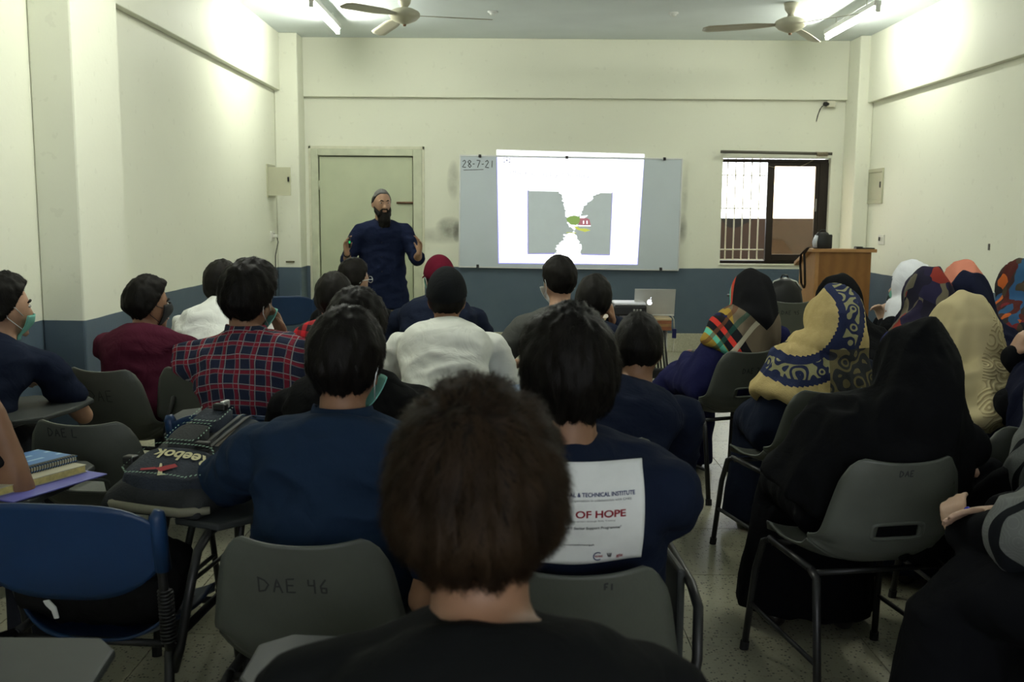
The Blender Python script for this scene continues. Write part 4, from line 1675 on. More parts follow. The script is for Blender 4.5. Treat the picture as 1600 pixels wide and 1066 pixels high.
# ------------------------------------------------------------------ the men
tab_arm = dict(w=(.20, .30, .74), hint=(1, -.5, -.5), n=(0, 0, -1))
person('M0', 'student at left picture edge resting a bare elbow beside notebooks', (-190, 440, 2.72), seat=CHAIR['M0'], yaw=R(-2), top=c_black, sleeve='short', skin=1,
       arms=(None, dict(w=(-8, 640, 2.66), px=True, hint=(.3, .1, -1.2), n=(-1, 0, 0), d=(-.5, 0, 1), curl=1.2)), hair=HA)
S = person('M1', 'student in navy t-shirt at left edge, green mask, face turned right', (4, 424, 3.98), seat=CHAIR['M1'], yaw=R(-6), hyaw=R(-38), top=c_navy, sleeve='short', skin=2, girth=1.0,
           arms=(None, dict(w=(.10, .46, .74), hint=(1.2, -.6, -.5), n=(0, 0, -1))), hair=dict(top=.03, side=.02, rough=.014, strands=900, len=.05, lift=.006))
face_mask(S['root'], S['HM'], m_mask, chin=True)
face(S['root'], S['HM'])
S = person('M2', 'student in maroon shirt and black mask leaning to the right', (229, 429, 4.68), seat=CHAIR['C1'], yaw=R(-12), hyaw=R(-38), hroll=R(4), top=c_maroon, neck=.108, skin=1, girth=1.05, sw=.20,
           arms=(dict(w=(-.02, .45, .74), hint=(-1, -.3, -.7)), dict(w=(.22, .42, .76), hint=(1, -.2, -.6))), hair=dict(top=.026, side=.020, rough=.012, quiff=(0.004, .014, 0), strands=700, len=.04))
face_mask(S['root'], S['HM'], m_maskb)
face(S['root'], S['HM'])
S = person('M3', 'student in plain white shirt half hidden behind the plaid shirt', (346, 405, 5.1), seat=CHAIR['C3'], yaw=R(-4), hyaw=R(-5), top=c_white, neck=.112, skin=1, girth=1.12, sw=.205, collar=True,
           arms=(dict(w=(-.12, .55, .74)), dict(w=(.14, .55, .74))), hair=dict(top=.026, side=.014, rough=.008), fold=.009)
S = person('M4', 'student in navy and red plaid shirt, right hand at chin', (386, 404, 3.55), seat=CHAIR['C4'], yaw=R(-8), hyaw=R(-16), hroll=R(5), top=m_plaid, neck=.115, skin=1, girth=1.15, sw=.215, collar=True, bodyvox=.008,
           arms=(dict(w=(-.12, .52, .74)), dict(w=(.085, .11, -.135), head=True, hint=(.9, .0, -1), d=(-.35, -.1, 1), n=(-.7, -.7, 0), curl=1.1)),
           hair=dict(top=.034, side=.018, rough=.012, quiff=(.003, .010, .008), strands=2200, len=.04, lift=.006), fold=.008)
face_mask(S['root'], S['HM'], m_mask, chin=True)
S = sit('M5', 'student with glasses seated nearest the teacher', (553, 402, 6.1), 'grey chair of the student with glasses', hyaw=R(-42), top=c_black, skin=2, hair=dict(top=.024, side=.014, rough=.008))
face(S['root'], S['HM'])
v = lambda x, y, z: S['HM'] @ Vector((x, y, z))
gl_ = None
b = MB()
for s in (-1, 1):
    b = MB()
    ring = [v(s * .033 + .024 * math.cos(a), .102 - .15 * abs(.024 * math.cos(a)), .006 + .019 * math.sin(a)) for a in np.linspace(0, 2 * math.pi, 17)]
    b.tube(ring, .0022, 6, False)
    r0 = b.build('glasses_rim', m_alum, S['root'], smooth=True)
    MB().tube([v(s * .057, .098, .008), v(s * .084, .05, .01), v(s * .088, -.01, .006), v(s * .086, -.03, -.01)], .0022, 6).build('glasses_temple', m_alum, r0, smooth=True)
MB().tube([v(-.009, .101, .009), v(.009, .101, .009)], .002, 6).build('glasses_bridge', m_alum, S['root'], smooth=True)
sit('M6', 'student in red and black checked shirt', (521, 424, 4.95), 'grey chair of the student in red and black check', hyaw=R(-8), top=m_check, skin=1, collar=True, hair=dict(top=.026, side=.016, rough=.008))
sit('M7', 'student in plain black shirt behind the denim blue shirt', (556, 447, 3.12), 'grey chair of the student in plain black', hyaw=R(-5), top=c_black, skin=1, girth=1.05, sw=.20, hair=dict(top=.032, side=.016, rough=.012, strands=1500, len=.045, lift=.006))
S = person('M8', 'student in denim blue shirt on chair DAE 46', (539, 477, 2.38), seat=CHAIR['C6'], yaw=R(-4), hyaw=R(-10), hroll=R(3), top=c_blue, neck=.125, skin=1, girth=1.04, sw=.20, collar=True, loose=.019, hunch=.05, voxel=.009,
           arms=(dict(w=(-.30, .46, .74), hint=(-1, -.45, -.40), n=(0, 0, -1)), dict(w=(.16, .40, .72))), hair=dict(top=.030, side=.012, rough=.011, low=-.58, strands=4200, len=.036, wd=.0009, lift=.005), fold=.009)
face_mask(S['root'], S['HM'], m_mask, chin=True)
S = sit('M9', 'student in maroon cap and navy shirt', (686, 403, 5.8), 'grey chair of the student in maroon cap', tablet=False, hyaw=R(24), top=c_navy, sleeve='short', skin=2, girth=1.15, sw=.222, hair=dict(top=.006, side=.006, rough=.003))
cap(S, cloth('maroon_cap_cotton', (.085, .006, .016)))
face_mask(S['root'], S['HM'], m_mask)
MB().add([Vector(q) for q in ()], ())
S9 = S
S = sit('M10', 'student in black cap and white collared shirt', (698, 423, 4.42), 'grey chair of the student in black cap', hyaw=R(0), hpitch=R(4), top=c_white2, neck=.122, skin=1, girth=1.04, sw=.205, collar=True, hair=dict(top=.006, side=.008, rough=.004, low=-.66), voxel=.011, fold=.006)
cap(S, cloth('black_cap_cotton', (.010, .011, .012)))
sp_ = S['spine']
S = sit('M11', 'student in heather grey t-shirt in front of the slide', (874, 398, 5.25), 'grey chair of the student in grey t-shirt', tablet=False, yaw=R(10), hyaw=R(14), top=c_grey, sleeve='short', skin=2, girth=.98, trousers=m_jean, lean=.10,
        arms=(dict(w=(-.16, .28, .66), hint=(-1, -.6, -.3)), None), hair=dict(top=.026, side=.010, rough=.008, low=-.45))
face_mask(S['root'], S['HM'], m_maskw, chin=True)
sit('M12', 'student resting head on right hand beside the projector', (927, 427, 4.75), 'grey chair of the student resting head on hand', tablet=False, hyaw=R(-6), hroll=R(8), top=c_navy, skin=1, bodyvox=.009,
    arms=(None, dict(w=(.10, .04, -.10), head=True, hint=(.8, .1, -1), d=(-.15, -.1, 1), n=(-1, 0, 0), curl=1.0)), hair=dict(top=.018, side=.010, rough=.006))
q = P(942, 600, 3.30)
CHAIR['M13'] = auto_chair((q.x, 3.30), R(-6), 'grey chair of the student with cropped hair', tablet=False)
person('M13', 'student in dark navy shirt right of the notice, cropped black hair', (999, 487, 3.5), seat=CHAIR['M13'], yaw=R(-6), hyaw=R(-10), hpitch=R(-8), top=c_navy, skin=1, sw=.175, hair=dict(top=.016, side=.012, rough=.006, low=-.62, strands=1500, len=.018))
M14_HEAD = (889, 473, 2.0)
S = person('M14', 'student in navy polo with paper notice pinned on back', M14_HEAD, seat=CHAIR['C7'], yaw=R(2), hyaw=R(4), top=c_navy2, sleeve='short', skin=1, girth=1.18, sw=.205, voxel=.009, hunch=.02,
           arms=(None, dict(w=(.22, .32, .71), hint=(.5, -.9, -.6), n=(0, 0, -1))), hair=dict(taper=.8, top=.032, side=.022, rough=.014, low=-.68, strands=6500, len=.055, wd=.0007, lift=.007), fold=.006)
S14 = S
face_mask(S['root'], S['HM'], m_mask, chin=True)
q = P(812, 900, 1.0)
CHAIR['M15'] = auto_chair((q.x, .99), R(0), 'grey chair of the nearest student')
S = person('M15', 'nearest student with brown tousled hair and black t-shirt', (748, 594, 1.10), seat=CHAIR['M15'], neck=.122, hyaw=R(-6), hroll=R(-3), hpitch=R(4), top=cloth('charcoal_cotton', (.0055, .006, .006)), sleeve='short', skin=1, sw=.192, voxel=.008,
        hair=dict(top=.028, side=.020, rough=.013, low=-.60, res=(110, 80), strands=15000, len=.055, wd=.0006, lift=.013, sm=m_strand_b), hairm=m_hair_b, fold=.004)

# ------------------------------------------------------------------ paper notice on the navy polo
def on_back(S, me=None):
    bm = bmesh.new()
    bm.from_mesh(me or S['gm'])
    bmesh.ops.recalc_face_normals(bm, faces=bm.faces)
    t = BVHTree.FromBMesh(bm)
    bm.free()
    def f(x, z, off):
        h = t.ray_cast(Vector((x, -1.0, z)), Vector((0, 1, 0)))
        y = h[0].y if h[0] is not None else None
        return y
    return f

def smooth_sheet(S, x0, x1, z0, z1, off=.006, n=13):
    f = on_back(S)
    H = np.zeros((n, n))
    for j in range(n):
        for i in range(n):
            y = f(x0 + (x1 - x0) * i / (n - 1), z0 + (z1 - z0) * j / (n - 1), 0)
            H[j, i] = y if y is not None else np.nan
    H = np.where(np.isnan(H), np.nanmean(H), H)
    lo = H.copy()
    for _ in range(5):
        Pd = np.pad(H, 1, mode='edge')
        H = (Pd[:-2, 1:-1] + Pd[2:, 1:-1] + Pd[1:-1, :-2] + Pd[1:-1, 2:] + H * 2) / 6
    H -= max(0, np.max(H - lo)) + off
    def fn(x, z, o=0.0):
        a = min(max((x - x0) / (x1 - x0), 0), 1) * (n - 1)
        c = min(max((z - z0) / (z1 - z0), 0), 1) * (n - 1)
        i, j = min(int(a), n - 2), min(int(c), n - 2)
        a -= i; c -= j
        y = (H[j, i] * (1 - a) + H[j, i + 1] * a) * (1 - c) + (H[j + 1, i] * (1 - a) + H[j + 1, i + 1] * a) * c
        return (x, y - o, z)
    return fn

def local_px(S, u, v, D):
    return S['inv'] @ P(u, v, D)

DB = 1.87
a, c = local_px(S14, 846, 724, DB), local_px(S14, 1006, 881, DB)
x0, x1, z1, z0 = a.x, c.x, a.z, c.z
fn = smooth_sheet(S14, x0, x1, z0, z1)
m_paper = mat('paper_notice', (.62, .63, .61), .8, vary=.03, vscale=30, bump=.1, bscale=25)
sheet = MB().grid(lambda i, j: fn(x0 + (x1 - x0) * i, z0 + (z1 - z0) * j + .004 * math.sin(i * 5) * (j - .5)), 25, 25).build('paper_notice', m_paper, S14['root'], smooth=True, solid=.0012)
sheet['label'] = 'white printed paper notice pinned to the back'
m_pred = mat('print_red', (.22, .012, .022), .8)
m_pnavy = mat('print_navy', (.03, .04, .12), .8)
m_pgrey = mat('print_grey', (.10, .10, .11), .8)
def print_text(txt, u0, u1, v, size_px, m, name, bold=False, hpx=None):
    V, Fs = text_mesh(txt, 1.0, bold)
    xs = max(q[0] for q in V)
    a_, b_ = local_px(S14, u0, v, DB), local_px(S14, u1, v, DB)
    hz = size_px * DB / F
    wx = b_.x - a_.x
    VV = [fn(a_.x + q[0] / xs * wx, a_.z + q[1] * hz / .72, .0025) for q in V]
    MB().add(VV, Fs).build(name, m, sheet)
print_text('AL & TECHNICAL INSTITUTE', 889, 993, 772.5, 6.5, m_pnavy, 'printed_line', True)
print_text('organization in collaboration with CHEE', 890, 987, 779.5, 3.4, m_pgrey, 'printed_line')
print_text('OF HOPE', 897, 977, 804.0, 11.5, m_pred, 'printed_headline', True)
print_text('Development through Skills Training', 886, 960, 810.5, 2.6, m_pgrey, 'printed_line')
print_text('TVET Sector Support Programme"', 878, 970, 822.5, 4.4, m_pgrey, 'printed_line', True)
print_text('www.hopeforce.org.pk', 880, 928, 850, 3.0, m_pgrey, 'printed_line', True)
print_text('giz', 964, 975, 873, 5.5, m_pred, 'printed_logo', True)
print_text('tvet', 929, 942, 871, 4.5, m_pred, 'printed_logo', True)
q = local_px(S14, 934, 869.5, DB); r_ = 7.0 * DB / F
b = MB()
ring = [(q.x + r_ * math.cos(a), q.z + r_ * math.sin(a)) for a in np.linspace(.9, 5.4, 18)]
ribbon(b, lambda x, z: fn(x, z, .0025), ring, .0022, 1)
b.build('printed_logo_ring', m_pnavy, sheet)
q = local_px(S14, 953, 869, DB)
b = MB()
for k in range(3):
    ribbon(b, lambda x, z: fn(x, z, .0025), [(q.x - .005 + k * .004, q.z + .005), (q.x - .002 + k * .002, q.z - .004)], .002, 1)
b.build('printed_crest', m_pgrey, sheet)

# paper sheet on the maroon-cap student's back
a, c = local_px(S9, 650, 509, 5.6), local_px(S9, 724, 535, 5.6)
f9 = smooth_sheet(S9, a.x, c.x, c.z - .06, a.z)
sh9 = MB().grid(lambda i, j: f9(a.x + (c.x - a.x) * i, c.z - .06 + (a.z - c.z + .06) * j), 15, 11).build('paper_notice', m_paper, S9['root'], smooth=True, solid=.0012)

# ------------------------------------------------------------------ the teacher
g = NB('hair_black_sides_grey_top', rough=.6, spec=.2)
gz = g.op('ADD', g.z, g.op('MULTIPLY', g.noise(30, 3), .05))
g.color(g.mix(g.op('GREATER_THAN', gz, P(596, 295, 9.1).z - .045), (.012, .0105, .0095), (.085, .082, .079)))
grey_top = g.m
S = person('T', 'bearded man in navy kurta standing before the door, both hands raised', (596, 295, 9.1), yaw=R(180 + 6), hyaw=R(20), hpitch=R(-3), skin=2, standing=True, lean=.0,
           top=c_kurta, sleeve='rolled', trousers=c_cream, girth=1.14, sw=.205, hem=.60, loose=.014, voxel=.011, bodyvox=.0075, group='teacher at the front', k=1.04,
           arms=(dict(w=(655, 396, 8.80), px=True, hint=(-.35, -.2, -1), d=(-.1, .25, 1), n=(.9, .5, .2), curl=.75, spread=.35),
                 dict(w=(542, 396, 8.80), px=True, hint=(.35, -.2, -1), d=(.1, .25, 1), n=(-.9, .5, .2), curl=.75, spread=.35)),
           hair=dict(top=.006, side=.010, rough=.003, low=-.45, front=.66), hairm=grey_top, fold=.006)
TS_ = S
face(S['root'], S['HM'])
HM = S['HM']
bl = []
vv = lambda x, y, z: HM @ Vector((x, y, z))
for s in (-1, 1):
    bl.append(limb([vv(s * .071, .012, -.03), vv(s * .064, .035, -.065), vv(s * .045, .065, -.10), vv(0, .075, -.12)], [.010, .017, .024, .026]))
    bl.append(limb([vv(s * .034, .083, -.062), vv(s * .022, .093, -.048), vv(0, .098, -.047)], [.006, .008, .008]))
    bl.append(limb([vv(s * .034, .083, -.062), vv(s * .030, .082, -.09)], [.010, .018]))
bl.append(limb([vv(0, .078, -.105), vv(0, .085, -.15), vv(0, .078, -.20), vv(0, .068, -.245)], [(.05, .035), (.058, .038), (.052, .034), (.03, .02)]))
bm_ = union(bl, .006, 3, 'beard')
folds(bm_, .003, 30, 4.2, (1, 1, .3))
mk('beard', bm_, m_hair, S['root'], smooth=True)
for z_ in (1.33, 1.2, 1.07, .94):
    h = on_back(S)
    t_ = BVHTree.FromPolygons([v_.co for v_ in S['gm'].vertices], [p_.vertices for p_ in S['gm'].polygons])
    hh = t_.ray_cast(Vector((0.0, 1.0, z_)), Vector((0, -1, 0)))
    if hh[0] is not None:
        MB().add(*sphere(Matrix.Translation(hh[0] + Vector((0, .002, 0))), (.006, .003, .006), 10, 6)).build('button', m_blk, S['go'], smooth=True)
# presenter remote in the raised right hand, wristband on the same arm
sh, el, wv, hdv, nr, *_ = S['AR'][1]
b = MB().tube([wv + Vector((-.03, .035, .05)), wv + Vector((-.025, .045, .15))], .011, 10)
ro = b.build('presenter_remote', m_blk, None, smooth=True)
ro.matrix_world = S['inv'].inverted()
tag(ro, 'slim black presenter remote with green light in the teacher hand', 'remote')
MB().add(*sphere(Matrix.Translation(wv + Vector((-.028, .058, .10))), (.008, .006, .012), 10, 6)).build('green_led', emis('green_led', (.05, .9, .25), .6), ro, smooth=True)
ax = (el - wv).normalized()
MB().tube([wv + ax * .005, wv + ax * .03], .034, 16).build('wristband', m_blk, S['root'], smooth=True)

# ------------------------------------------------------------------ the women
ab = dict(female=True, arms=(dict(w=(-.08, .30, .66), hint=(-.4, -.7, -.6)), dict(w=(.08, .30, .66), hint=(.4, -.7, -.6))), skirt=(0, .05), loose=.022, sleeve='long', group='students seated on the chairs')

g = NB('black_scarf_tartan_end', rough=.9, spec=.1)
zx = g.op('ADD', g.x, g.op('MULTIPLY', g.z, .55))
low_ = g.op('LESS_THAN', g.z, 1.0)
c = g.mix(g.between(g.x, .03, .3), (.30, .20, .035), (.14, .11, .075))
def stripe(c, lo, hi, col, v_):
    return g.mix(g.between(v_, lo, hi), c, col)
d1 = g.op('ADD', g.x, g.op('MULTIPLY', g.op('SUBTRACT', g.z, .80), .62))
d2 = g.op('SUBTRACT', g.x, g.op('MULTIPLY', g.op('SUBTRACT', g.z, .80), .9))
c = stripe(c, -.065, -.035, (.10, .42, .30), d1)
c = stripe(c, -.030, .005, (.008, .008, .012), d1)
c = stripe(c, .005, .035, (.50, .035, .025), d1)
c = stripe(c, .035, .09, (.010, .010, .012), d1)
c = g.mix(g.op('MULTIPLY', g.between(d2, .03, .065), .8), c, (.50, .46, .34))
c = g.mix(g.op('MULTIPLY', g.between(d2, -.06, -.03), .75), c, (.012, .06, .045))
c = g.mix(g.op('MULTIPLY', g.between(d2, -.12, -.10), .75), c, (.10, .04, .02))
def finish_sc1(g, c, hc):
    hx = g.op('SUBTRACT', g.x, hc.x)
    lim = g.op('MULTIPLY_ADD', g.op('ABSOLUTE', g.op('ADD', hx, -.015)), .9, hc.z - .165)
    up = g.op('GREATER_THAN', g.z, lim)
    edge = g.op('SUBTRACT', hx, g.op('MULTIPLY', g.op('SUBTRACT', g.y, hc.y), .8))
    c2 = g.mix(up, c, (.45, .05, .03))
    c2 = g.mix(g.op('MULTIPLY', up, g.op('LESS_THAN', edge, -.125)), c2, (.10, .40, .28))
    blk = g.op('MULTIPLY', up, g.op('GREATER_THAN', edge, -.095))
    g.color(g.mix(blk, c2, (.006, .006, .007)))
g_sc1, c_sc1 = g, c
m_sc1 = g.m

def paisley(hc):
    g = NB('yellow_navy_paisley_scarf', rough=.9, spec=.1)
    base = g.mix(g.noise(60, 2), (.36, .275, .115), (.46, .36, .165))
    # one continuous navy border: down the crown and round across the back
    dx = g.op('SUBTRACT', g.x, hc.x - .165)
    dz = g.op('SUBTRACT', g.z, hc.z + .03)
    rad = g.op('SQRT', g.op('ADD', g.op('MULTIPLY', dx, dx), g.op('MULTIPLY', dz, dz)))
    rad = g.op('ADD', rad, g.op('MULTIPLY', g.op('SUBTRACT', g.noise(10, 2), .5), .02))
    saw = g.op('MULTIPLY', g.op('ABSOLUTE', g.op('SUBTRACT', g.op('FRACT', g.op('MULTIPLY', g.op('ADD', g.x, g.z), 44.0)), .5)), .012)
    rr = g.op('ADD', rad, saw)
    bandm = g.between(rr, .165, .285)
    swirl = g.op('SINE', g.op('ADD', g.op('MULTIPLY', g.voronoi(16, 'SMOOTH_F1'), 26.0), g.op('MULTIPLY', g.noise(9, 2), 6.0)))
    inner = g.op('MULTIPLY', g.between(rad, .195, .255), g.op('GREATER_THAN', swirl, .1))
    navy = g.mix(inner, (.018, .024, .062), (.24, .23, .12))
    c = g.mix(bandm, base, navy)
    b2 = g.between(rr, .415, .455)
    c = g.mix(b2, c, g.mix(g.op('GREATER_THAN', swirl, .35), (.016, .022, .058), (.20, .19, .10)))
    side = g.op('MULTIPLY', g.op('GREATER_THAN', g.x, .125), g.between(g.z, .70, .92))
    c = g.mix(side, c, g.mix(g.op('GREATER_THAN', swirl, .2), (.03, .032, .035), (.13, .11, .055)))
    g.color(c)
    g.bump(g.noise(220, 2), .25)
    return g.m

g = NB('gold_swirl_scarf', rough=.8, spec=.2)
sw_ = g.op('SINE', g.op('MULTIPLY', g.voronoi(11, 'F1'), 44.0))
msk = g.op('GREATER_THAN', g.op('ADD', g.x, g.op('MULTIPLY', g.z, -.5)), -.50)
base = g.mix(g.noise(5, 3), (.40, .33, .175), (.47, .40, .225))
g.color(g.mix(g.op('MULTIPLY', msk, g.op('MULTIPLY', g.op('GREATER_THAN', sw_, .45), .7)), base, (.20, .155, .07)))
g.bump(g.op('MULTIPLY', sw_, msk), .35, .006)
m_sc4 = g.m

def patch_scarf(name, cols, scale, seed):
    g = NB(name, rough=.88, spec=.1)
    nv = g.N.new('ShaderNodeTexNoise')
    nv.inputs['Scale'].default_value = 6
    g.L.new(g.vec, nv.inputs['Vector'])
    va = g.N.new('ShaderNodeVectorMath')
    va.operation = 'MULTIPLY_ADD'
    g.L.new(nv.outputs['Color'], va.inputs[0])
    va.inputs[1].default_value = (.16, .16, .16)
    g.L.new(g.vec, va.inputs[2])
    vm = g.N.new('ShaderNodeVectorMath')
    vm.operation = 'MULTIPLY'
    g.L.new(va.outputs[0], vm.inputs[0])
    vm.inputs[1].default_value = (1, 1, .55)
    vc = g.voronoi(scale, 'F1', 'Color', vm.outputs[0])
    sp = g.N.new('ShaderNodeSeparateColor')
    g.L.new(vc, sp.inputs[0])
    rp = g.N.new('ShaderNodeValToRGB')
    rp.color_ramp.interpolation = 'CONSTANT'
    el = rp.color_ramp.elements
    while len(el) < len(cols):
        el.new(.5)
    for i, c_ in enumerate(cols):
        el[i].position = i / len(cols)
        el[i].color = list(c_) + [1]
    g.L.new(sp.outputs[0], rp.inputs[0])
    g.color(rp.outputs[0])
    return g.m
m_sc6 = patch_scarf('dark_leaf_print_scarf', [(.012, .011, .022), (.015, .012, .03), (.012, .011, .02), (.12, .105, .07), (.012, .01, .018), (.18, .025, .018), (.018, .016, .04), (.012, .011, .02), (.09, .08, .055)], 15, 1)
m_sc10 = patch_scarf('orange_blue_red_scarf', [(.05, .012, .01), (.03, .016, .014), (.30, .07, .015), (.02, .06, .13), (.012, .012, .015), (.11, .014, .016), (.025, .02, .018), (.02, .06, .12), (.04, .03, .02)], 22, 2)
c_sw = cloth('white_scarf_cotton', (.62, .63, .66), .05)
c_pink = cloth('salmon_scarf_cotton', (.50, .185, .125), .10)
c_snavy = cloth('navy_scarf_cotton', (.006, .0075, .019))
c_sblack = cloth('black_scarf_cotton', (.0042, .0045, .005))
g = NB('grey_black_striped_shawl', rough=.9, spec=.1)
d1 = g.op('ADD', g.op('MULTIPLY', g.x, .9), g.op('MULTIPLY', g.y, .55))
st_ = g.band(d1, .13, 0, .2)
lace = g.op('GREATER_THAN', g.op('SINE', g.op('MULTIPLY', g.voronoi(20), 40.0)), .7)
base = g.mix(g.op('MULTIPLY', lace, .3), (.115, .12, .115), (.18, .19, .18))
g.color(g.mix(st_, base, (.006, .007, .009)))
m_shawl = g.m

lap = lambda s: dict(w=(s * .08, .30, .66), hint=(s * .4, -.7, -.6))
S = person('F1', 'woman in black scarf with tartan end on chair DAE 71', (1176, 421, 5.34), seat=CHAIR['W1'], yaw=R(8), hyaw=R(6), top=c_abblue, **{**ab, 'skirt': (-.12, .06)})
finish_sc1(g_sc1, c_sc1, S['Hc'])
hijab(S, m_sc1, drop=.22, wide=.0, seed=3.1, back=.01)
S = person('F2', 'woman in yellow scarf with navy paisley border', (1303, 449, 4.25), seat=CHAIR['W2'], yaw=R(-8), hyaw=R(22), top=c_abnavy, **ab)
m_sc2 = paisley(S['Hc'])
hijab(S, m_sc2, drop=.30, wide=.02, seed=7.7, size=1.05, fold=.009, back=.02)
S = person('F3', 'woman in long plain black headscarf on slotted grey chair', (1434, 504, 2.98), seat=CHAIR['W3'], yaw=R(-4), hyaw=R(8), top=c_abaya, voxel=.010, **{**ab, 'skirt': (-.03, .06)})
hijab(S, c_sblack, drop=.36, wide=.10, seed=1.7, size=1.06, peak=.01, fold=.008, back=.015)
fsit = lambda key, lab, head, clab, **k: sit(key, lab, head, clab, **{**ab, **k})
S = fsit('F4', 'woman in gold headscarf with embossed swirls', (1505, 463, 3.78), 'grey chair of the woman in gold headscarf', yaw=R(4), hyaw=R(12), top=c_abnavy)
hijab(S, m_sc4, drop=.34, wide=.03, seed=5.2, size=1.08, fold=.008, back=.02)
S = fsit('F5', 'woman in plain black headscarf in front of the lectern', (1312, 431, 5.15), 'grey chair of the black headscarf woman before the lectern', hyaw=R(10), top=c_abaya)
hijab(S, c_sblack, drop=.36, wide=.06, seed=2.2, size=1.05)
S = fsit('F6', 'woman in dark leaf-print scarf behind the white headscarf', (1452, 420, 4.85), 'grey chair of the woman in leaf-print scarf', hyaw=R(20), top=c_abblue)
hijab(S, m_sc6, drop=.22, wide=.02, seed=9.2, size=1.06)
S = fsit('F7', 'woman in white headscarf facing left with green mask', (1424, 409, 5.75), 'grey chair of the woman in white headscarf', yaw=R(30), hyaw=R(48), top=c_abaya, skin=3, bodyvox=.008,
         arms=(dict(w=(1376, 500, 5.85), px=True, hint=(-.3, -.4, -1), d=(.3, .2, .9), n=(.8, 0, .2), curl=1.3), dict(w=(1381, 503, 5.75), px=True, hint=(.6, -.4, -1), d=(-.3, .2, .9), n=(-.8, 0, .2), curl=1.3)))
hijab(S, c_sw, drop=.20, wide=.0, seed=4.4, size=1.02)
face_mask(S['root'], S['HM'], m_mask, chin=True)
face(S['root'], S['HM'])
S = fsit('F8', 'woman in navy headscarf in front of the salmon one', (1512, 427, 4.95), 'grey chair of the woman in navy headscarf', hyaw=R(4), top=c_abnavy)
hijab(S, c_snavy, drop=.36, wide=.04, seed=6.4, size=1.06)
S = fsit('F9', 'woman in salmon pink headscarf by the right wall', (1506, 409, 5.9), 'grey chair of the woman in salmon headscarf', hyaw=R(4), top=c_abaya)
hijab(S, c_pink, drop=.30, wide=.05, seed=8.4, size=1.04)
S = fsit('F10', 'woman in orange and blue scarf at right picture edge', (1596, 411, 5.3), 'grey chair of the woman in orange and blue scarf', hyaw=R(38), top=cloth('dark_brown_cotton', (.016, .012, .010)))
hijab(S, m_sc10, drop=.20, wide=.02, seed=11.4, size=1.05, peak=.01)
face_mask(S['root'], S['HM'], m_maskw, chin=True)
S = fsit('F11', 'woman at right edge propping head on left hand with watch', (1662, 470, 3.45), 'grey chair of the woman with wristwatch', hyaw=R(10), top=c_abaya, skin=2, bodyvox=.008,
         arms=(dict(w=(1580, 556, 3.5), px=True, hint=(.25, -.3, -1), d=(.45, -.1, 1), n=(1, 0, .1), curl=1.0), lap(1)))
hijab(S, c_snavy, drop=.24, wide=.03, seed=12.4)
sh, el, wv, *_ = S['AR'][-1]
ax = (el - wv).normalized()
wt = MB().tube([wv + ax * .015, wv + ax * .033], .033, 16).build('watch_strap', m_blk, S['root'], smooth=True)
MB().tube([wv + ax * .024 + Vector((-.03, -.012, 0)), wv + ax * .024 + Vector((-.042, -.017, 0))], .015, 14).build('watch_case', m_alum, wt, smooth=True)
S = fsit('F12', 'woman at right edge in grey shawl holding a phone', (1668, 560, 2.95), 'grey chair of the woman holding a phone', yaw=R(14), hyaw=R(20), top=c_abaya, skin=2, bodyvox=.008,
         arms=(dict(w=(1552, 733, 3.0), px=True, hint=(-.6, -.3, -1), d=(-1, .35, -.1), n=(.2, .3, -.9), curl=1.0), dict(w=(.05, .36, .68))))
hijab(S, m_shawl, drop=.30, wide=.06, seed=13.4)
sh, el, wv, hdv, nr, *_ = S['AR'][-1]
p0 = S['inv'].inverted() @ (wv + hdv * .085)
ph = thing('mobile_phone', 'slim dark phone held in the hand at right edge', 'phone', p0 + Vector((0, 0, -.022)), R(100))
MB().box(-.036, .036, -.072, .072, -.004, .004).build('case', m_blk, ph, bev=.003)
MB().box(-.032, .032, -.066, .066, .004, .0046).build('screen', mat('phone_glass', (.05, .12, .13), .1, spec=.6), ph)
S = person('F13', 'woman in black abaya and grey striped shawl with clasped hands', (1850, 520, 2.26), seat=auto_chair((1.46, 2.13), R(36), 'grey chair under the woman with clasped hands at right'), yaw=R(34), hyaw=R(8), top=c_abaya, skin=3, bodyvox=.006, voxel=.010,
           arms=(dict(w=(1489, 838, 2.52), px=True, hint=(-1, -.5, -.5), d=(.35, .45, .65), n=(.85, .3, -.1), curl=.95, spread=.05), dict(w=(1560, 800, 2.48), px=True, hint=(1, -.5, -.5), d=(-.75, .5, -.05), n=(-.1, -.5, -.7), curl=.35, spread=.05)), **{k_: v_ for k_, v_ in ab.items() if k_ not in ('arms', 'skirt')}, skirt=(-.07, .05))
_sh, _el = S['AR'][-1][0], S['AR'][-1][1]
hijab(S, m_shawl, drop=.36, wide=.06, seed=14.4, tail=[([_sh, _sh.lerp(_el, .5), _sh.lerp(_el, 1.02)], [.09, .10, .11]), ([_sh + Vector((.05, .06, 0)), _sh.lerp(_el, .7) + Vector((.06, .08, 0))], [.08, .09])])
S13 = S
sh, el, wv, *_ = S['AR'][-1]
ax = (el - wv).normalized()
MB().tube([wv + ax * .012, wv + ax * .022], .029, 16).build('gold_bangle', mat('gold', (.55, .32, .08), .3, metal=.9), S['root'], smooth=True)
sh, el, wv, hdv, *_ = S['AR'][1]
MB().add(*sphere(Matrix.Translation(wv + hdv * .10 + Vector((0, -.012, .012))), (.010, .010, .009), 10, 8)).build('blue_ring', mat('blue_stone', (.02, .03, .45), .2), S['root'], smooth=True)

